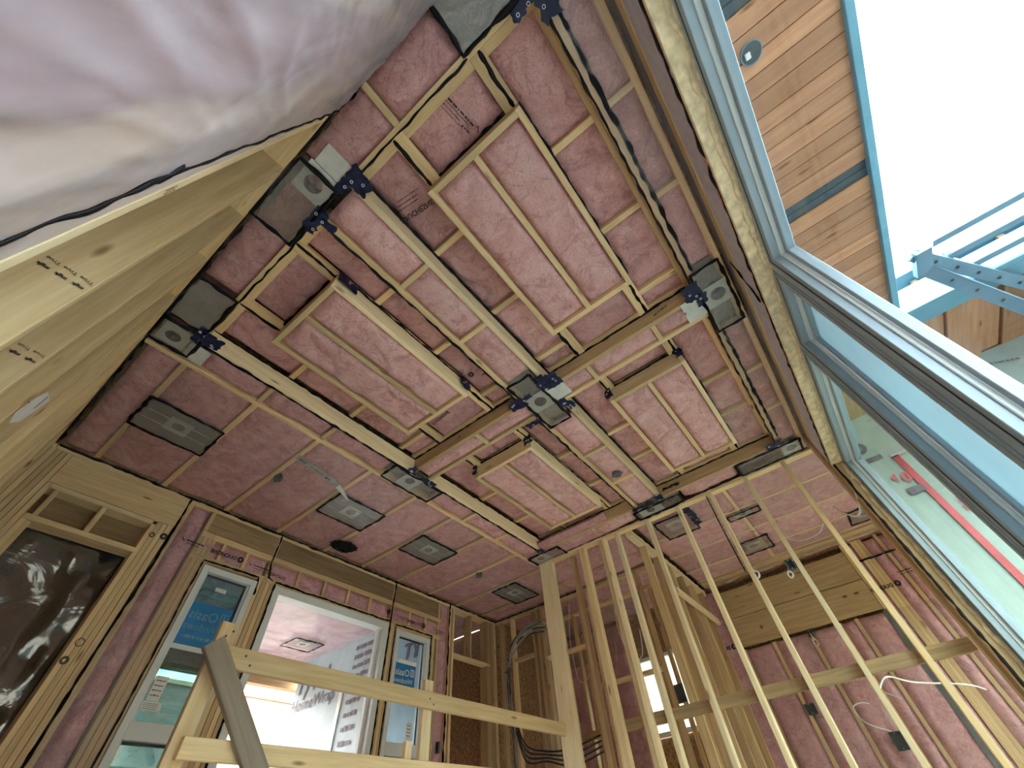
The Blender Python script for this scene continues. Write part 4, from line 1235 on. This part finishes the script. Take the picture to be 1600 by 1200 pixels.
# in the lower ceiling along the window wall
g = 'film-covered light boxes in the lower ceiling'
def rails(o, x0, x1, y, z):
    for k, yy in enumerate((y - .06, y + .06)):
        box('hanger_bar', x0 + .04, x1 - .04, yy - .003, yy + .003, z - .014, z - .008, 'plate', o)
for x0, hx, lab in ((.005, .30, 'film-covered light box with two hanger bars near the left studs'), (1.80, 2.09, 'film-covered light box beside the torn label strip on the lower ceiling'), (2.97, 3.26, 'film-covered light box right of the black sealed vent patch'), (4.75, 5.03, 'film-covered light box near the hall corner of the lower ceiling')):
    x1 = x0 + .585
    o = light_box(lab, x0, x1, 3.45, 3.88, (hx - .09, hx + .09, 3.57, 3.76), (hx, 3.665), .05, g)
    rails(o, x0, x1, 3.665, ZC)
    box('backing_box', x0 + .01, x1 - .01, 3.46, 3.87, ZC - .004, ZC + .004, 'box_bed', o)
# in the room behind the partition
light_box('caulked light box with navy tape just behind the partition top plate', 4.78, 5.28, .86, 1.28, (4.90, 5.12, .98, 1.18), (5.0, 1.08), .05)
light_box('narrow light plate in the film ceiling behind the partition', 5.30, 5.44, .14, .52, (5.305, 5.435, .24, .44), (5.37, .34), .042)
light_box('light box nearest the brown flush beam behind the partition', 6.10, 6.52, .26, .68, (6.22, 6.42, .38, .58), (6.32, .48), .05)
light_box('light box in the ceiling corner past the window end post', 6.35, 6.75, -1.05, -.70, (6.46, 6.64, -.98, -.80), (6.55, -.89), .05)
light_box('blue-lit light box in the porch ceiling beyond the door', 3.62, 4.12, 6.95, 7.40, (3.78, 3.96, 7.08, 7.26), (3.87, 7.17), .05, z=ZC - .05)

# small junction boxes pushed up through the film
def jbox(label, x, y, z, r=.04):
    o = root('junction_box', (x, y, z), label, 'electrical box')
    seg = 8
    vs = [(x + r*math.cos(2*math.pi*k/seg+.39), y + r*math.sin(2*math.pi*k/seg+.39), zz) for zz in (z - .022, z + .03) for k in range(seg)]
    fs = [tuple(range(seg-1, -1, -1)), tuple(range(seg, 2*seg))] + [(k, (k+1) % seg, seg+(k+1) % seg, seg+k) for k in range(seg)]
    mesh_obj('box_body', vs, fs, 'box_grey', o)
    disc('box_cover', (x, y, z - .023), DN, r * .7, 'can', o, r * .45, 16)
    box('box_ear', x - .008, x + .008, y - r - .02, y + r + .02, z - .020, z - .016, 'box_grey', o)
jbox('octagonal grey junction box below the torn label strip', 1.24, 3.68, ZC - .012)
jbox('octagonal grey junction box between two film-covered light boxes near the hall', 4.21, 3.66, ZC - .012, .045)
jbox('round grey junction box on the beam between the two far coffers', 3.53, 1.125, ZC - .016, .05)

# black sealed vent patch
o = root('sealed_vent', (2.48, 4.28, ZC), 'ragged black sealant patch over a vent by the back wall', 'vent')
vs, fs = [], []
rng = random.Random(3)
n = 28
for k in range(n):
    a = 2 * math.pi * k / n
    rr = .115 + .04 * rng.random() * (1 if k % 2 else .3)
    vs += [(2.48 + rr * 1.25 * math.cos(a), 4.30 + rr * math.sin(a), ZC - .012), (2.48 + rr * .8 * math.cos(a), 4.30 + rr * .62 * math.sin(a), ZC - .035 - .012 * rng.random())]
vs.append((2.48, 4.30, ZC - .030))
for k in range(n):
    k2 = (k + 1) % n
    fs += [(2*k, 2*k+1, 2*k2+1, 2*k2), (2*k+1, 2*n, 2*k2+1)]
mesh_obj('sealant_patch', vs, fs, 'caulk', o)
tube('sealant_ring', [(2.48 + .08*math.cos(t*.35), 4.30 + .06*math.sin(t*.35), ZC - .038) for t in range(18)], .014, 'caulk', o, 6, .01, .6, .015)

# torn label strip hanging from the film
o = root('label_strip', (1.5, 3.3, ZC), 'torn translucent printed label strip hanging from the lower ceiling', 'label')
P = curve_pts([(1.18, 3.27, ZC - .014), (1.38, 3.30, ZC - .018), (1.58, 3.33, ZC - .020), (1.74, 3.36, ZC - .05), (1.86, 3.37, ZC - .12)], 6)
vs, fs = [], []
for i, p in enumerate(P):
    w = .036 if i < 16 else .036 * (1 - (i - 15) * .08)
    vs += [tuple(p + Vector((0, -w, .002))), tuple(p + Vector((0, w, -.002)))]
    if i: fs.append((2*i-2, 2*i-1, 2*i+1, 2*i))
mesh_obj('strip', vs[:34], [f for f in fs if max(f) < 34], 'film_strip', o, True)
mesh_obj('torn_tail', vs[32:], [tuple(i - 32 for i in f) for f in fs if min(f) >= 32], 'white', o, True)
text('strip_print', 'R12', .045, (1.21, 3.290, ZC - .024), (1, .14, 0), (.14, -1, 0), 'ink', o, .001)
fine_print((1.33, 3.30, ZC - .026), (1, .14, 0), (.14, -1, 0), .16, .010, 'ink', o, 5, 'strip_print')
fine_print((1.53, 3.34, ZC - .028), (1, .14, 0), (.14, -1, 0), .05, .025, 'ink', o, 6, 'strip_print')

# white paper tag on the left studs
o = root('paper_tag', (XL, 2.1, 1.3), 'white paper tag with a torn slit on the left studs', 'tag')
yy = ys[3] - .024
P = [(2.01, 1.19), (2.04, 1.30), (2.10, 1.38), (2.32, 1.49), (2.30, 1.42), (2.24, 1.30), (2.10, 1.20)]
vs = [(XL + .004 + d, y, z) for d in (0, .0015) for y, z in P]
mesh_obj('tag_sheet', vs, [tuple(range(6, -1, -1)), tuple(range(7, 14))] + [(k, (k+1) % 7, 7 + (k+1) % 7, 7 + k) for k in range(7)], 'white', o)
box('tag_slit', XL + .0058, XL + .0068, 2.19, 2.20, 1.35, 1.42, 'ink', o)

# ------------------------------------------------------------------ temporary guard rail
gd = root('guard_rail', (2.6, 2.85, ZF), 'temporary lumber guard rail in front of the back windows', 'railing')
box('top_rail', 1.06, 4.56, 2.812, 2.850, .812, .915, 'pine', gd)
box('lower_rail', 1.06, 3.6, 2.812, 2.850, .435, .520, 'pine', gd)
box('post', 1.020, 1.112, 2.852, 2.890, ZF, 1.035, 'pine', gd)
box('post', 2.635, 2.728, 2.852, 2.890, ZF, 1.00, 'pale', gd)
box('post', 2.50, 2.56, 2.852, 2.890, ZF, .62, 'pale', gd)
lumber('brace', (.985, 2.775, .90), (1.74, 2.775, .09), .038, .105, 'grey_wood', gd, (1, 0, 1))
for x, z in ((1.2, .88), (1.24, .84), (2.66, .87), (2.70, .84), (1.05, .95), (1.08, .98)):
    disc('nail_head', (x, 2.8105, z), (0, -1, 0), .006, 'gasket', gd, 0, 8)

# ------------------------------------------------------------------ cables and boxes
def loop(label, c, r, mat, drop_from, axis='X'):
    o = root('cable_loop', c, label, 'cable')
    pts = []
    c = Vector(c)
    for k in range(26):
        a = k * .5
        d = Vector((0, math.sin(a) * r * .7, -math.cos(a) * r - r)) if axis == 'X' else Vector((math.sin(a) * r * .7, 0, -math.cos(a) * r - r))
        pts.append(c + d + Vector((-.004 * k * .3, 0, 0)))
    tube('coil', pts, .006, mat, o, 6)
    tube('lead', curve_pts([drop_from, (Vector(drop_from) + c) / 2 + Vector((.01, 0, 0)), c + Vector((0, 0, -.02))], 6), .006, mat, o, 6)
    tube('tie', [c + Vector((0, -.012, -.02)), c + Vector((-.01, 0, -.024)), c + Vector((0, .012, -.02))], .006, 'cable_black', o, 6)
loop('white cable loop hanging with a black lead from a partition stud', (4.60, .455, 1.68), .035, 'cable', (4.60, .49, 1.76))
loop('white cable loop tied below a grey box on a partition stud', (4.60, .19, 1.58), .028, 'cable', (4.60, .18, 1.62))
loop('white cable coil with black tape against the far pink wall', (7.19, .46, 1.64), .04, 'cable', (7.20, .47, 1.72))
o = root('black_cable', (4.61, .5, 2.1), 'black cable running down beside a partition stud to the white loop', 'cable')
tube('sheath', curve_pts([(4.60, .540, 2.50), (4.61, .545, 2.2), (4.60, .540, 1.9), (4.60, .535, 1.70)], 6), .007, 'cable_black', o)
tube('end_cap', [(4.60, .540, 2.50), (4.60, .540, 2.575)], .010, 'caulk', o)

def ebox(label, x, y, z, w=.06, h=.09, d=.05):
    o = root('outlet_box', (x, y, z), label, 'electrical box')
    box('box_back', x + d * .5, x + d * .5 + .004, y - w/2, y + w/2, z - h/2, z + h/2, 'box_grey', o)
    for a in (-1, 1):
        box('box_side', x - d/2, x + d/2, y + a*w/2 - .003, y + a*w/2 + .003, z - h/2, z + h/2, 'box_grey', o)
        box('box_side', x - d/2, x + d/2, y - w/2, y + w/2, z + a*h/2 - .003, z + a*h/2 + .003, 'box_grey', o)
        disc('box_screw', (x - d/2 - .003, y, z + a*h*.42), (-1, 0, 0), .005, 'plate', o, 0, 8)
    return o
ebox('grey switch box fixed to a partition stud above a white cable loop', 4.60, .148, 1.63)
ebox('grey outlet box low on the far pink wall, between two studs', 7.24, .90, 1.0, .11, .10)
ebox('grey outlet box lower on the far pink wall with a white lead', 7.24, .22, .60, .11, .15)
ebox('black outlet box in front of the bright far window', 6.28, 2.14, 1.26, .16, .18)
ebox('black tape-wrapped box above the cable coil on the far pink wall', 7.24, .47, 1.72, .05, .06)
ebox('grey box beside the guard rail on the pink strip of the back wall', 4.50, YW - .03, .97, .05, .10, .03)

o = root('white_cable', (5.0, -.1, .7), 'thin white cable arching across the studs to the far wall', 'cable')
tube('sheath', curve_pts([(4.67, .08, .66), (4.85, -.02, .76), (5.2, -.18, .745), (5.5, -.50, .71), (5.7, -.62, .68)], 8), .006, 'cable', o)
tube('bare_end', curve_pts([(4.67, .08, .66), (4.66, .04, .64), (4.66, -.01, .60)], 4), .004, 'cable_grey', o)
o = root('white_cable', (7.2, .4, .8), 'white lead curling out of an outlet box on the far wall', 'cable')
tube('sheath', curve_pts([(7.2, .24, .68), (7.16, .42, .78), (7.15, .46, .92), (7.16, .36, .95), (7.18, .28, .93)], 8), .007, 'cable', o)
tube('bare_end', [(7.18, .28, .93), (7.185, .25, .925)], .004, 'cable_grey', o)
o = root('white_cable', (4.5, -.6, 1.9), 'white cable looping from the window end post to the ceiling corner', 'cable')
tube('sheath', curve_pts([(4.34, -.725, 2.10), (4.40, -.66, 1.98), (4.50, -.60, 1.84), (4.66, -.56, 1.86), (4.9, -.52, 2.02), (5.1, -.5, 2.2)], 8), .007, 'cable', o)
tube('bare_end', [(4.34, -.725, 2.10), (4.335, -.728, 2.13)], .005, 'cable_grey', o)
o = root('white_cable', (5.6, .0, 2.4), 'white cable sagging under the film ceiling behind the partition', 'cable')
tube('sheath', curve_pts([(5.15, -.33, 2.10), (5.6, -.25, 2.20), (6.0, -.05, 2.35), (6.3, .12, 2.595)], 8), .006, 'cable', o)
tube('bare_end', [(5.15, -.33, 2.10), (5.13, -.335, 2.08)], .004, 'cable_grey', o)

rng = random.Random(11)
o = root('cable_bundle', (5.35, 4.1, 1.5), 'drooping bundle of grey and black cables at the hall corner', 'cable')
for k in range(11):
    a, b, c = rng.uniform(-.1, .1), rng.uniform(-.08, .08), rng.uniform(-.06, .06)
    tube('cable', curve_pts([(5.69, 3.62 + a * .5, 2.30 + b), (5.40, 3.75 + a, 2.22 + b), (5.32, 3.98 + a * .5, 2.05 + c), (5.32, 4.10 + b * .4, 1.75), (5.33, 4.08 + c * .4, 1.3), (5.34, 4.05 + a * .3, .7), (5.36, 4.05 + a * .4, ZF)], 8), .009, 'cable_grey' if k % 3 else 'cable_black', o)
tube('strap', [(5.30, 4.14, 1.75), (5.29, 4.10, 1.75), (5.30, 4.06, 1.75)], .010, 'cable_black', o)
o = root('cable_bundle', (5.35, 3.6, .9), 'black cables sagging low between the hall corner and the inner studs', 'cable')
for k in range(4):
    d = .05 * k
    tube('cable', curve_pts([(5.28, 3.98, 1.25 - d), (5.28, 3.85, .95 - d), (5.36, 3.6, .86 - d * .6), (5.45, 3.3, .85 - d), (5.69, 3.02, .95 - d)], 8), .010, 'cable_black', o)
tube('strap', [(5.45, 3.31, .90), (5.44, 3.30, .80), (5.45, 3.29, .66)], .008, 'cable_grey', o)
for k in range(5):
    y0 = 2.1 + .40 * k
    o = root('stray_cable', (6.1, y0, 1.9), 'thin pale cable trailing among the inner studs', 'cable', 'stray cables among the inner studs')
    tube('sheath', curve_pts([(5.95, y0, ZC - .03), (5.98, y0 + .10, 2.1), (6.0, y0 + .02 * k, 1.75 - .05 * k), (6.05, y0 - .12, 1.7), (6.1, y0 - .16, 2.0)], 8), .006, 'cable' if k % 2 else 'cable_grey', o)
    tube('end_tag', [(6.1, y0 - .16, 2.0), (6.1, y0 - .16, 2.03)], .008, 'cable_grey', o)

# ------------------------------------------------------------------ steel trestle outside
tr = root('steel_trestle', (3.2, -2.3, 2.2), 'galvanised steel folding trestle with slotted legs outside the big window', 'trestle')
for x in (2.80, 3.00, 3.20):
    box('cross_bar', x - .028, x + .028, -4.2, -1.84 - .11 * (x - 2.8) / .2, 2.62, 2.69, 'steel', tr)
def leg(p, q):
    L = lumber('leg', p, q, .085, .012, 'steel', tr)
    d = (Vector(q) - Vector(p)).normalized()
    side = d.cross(Vector((0, 0, 1))).normalized()
    for sgn in (-1, 1):
        a, b = Vector(p) + side * sgn * .04 + Vector((0, 0, .035)), Vector(q) + side * sgn * .04 + Vector((0, 0, .035))
        lumber('leg_flange', a, b, .008, .075, 'steel', L)
    for k in range(1, 10):
        disc('slot_hole', Vector(p).lerp(Vector(q), k / 10) + Vector((0, 0, -.010)), DN, .012, 'gasket', L, 0, 8)
leg((2.78, -1.70, 2.60), (4.30, -2.94, 2.52))
leg((2.96, -1.76, 2.58), (4.10, -2.60, 1.72))
box('gusset', 2.76, 2.99, -1.80, -1.70, 2.57, 2.62, 'steel', tr)
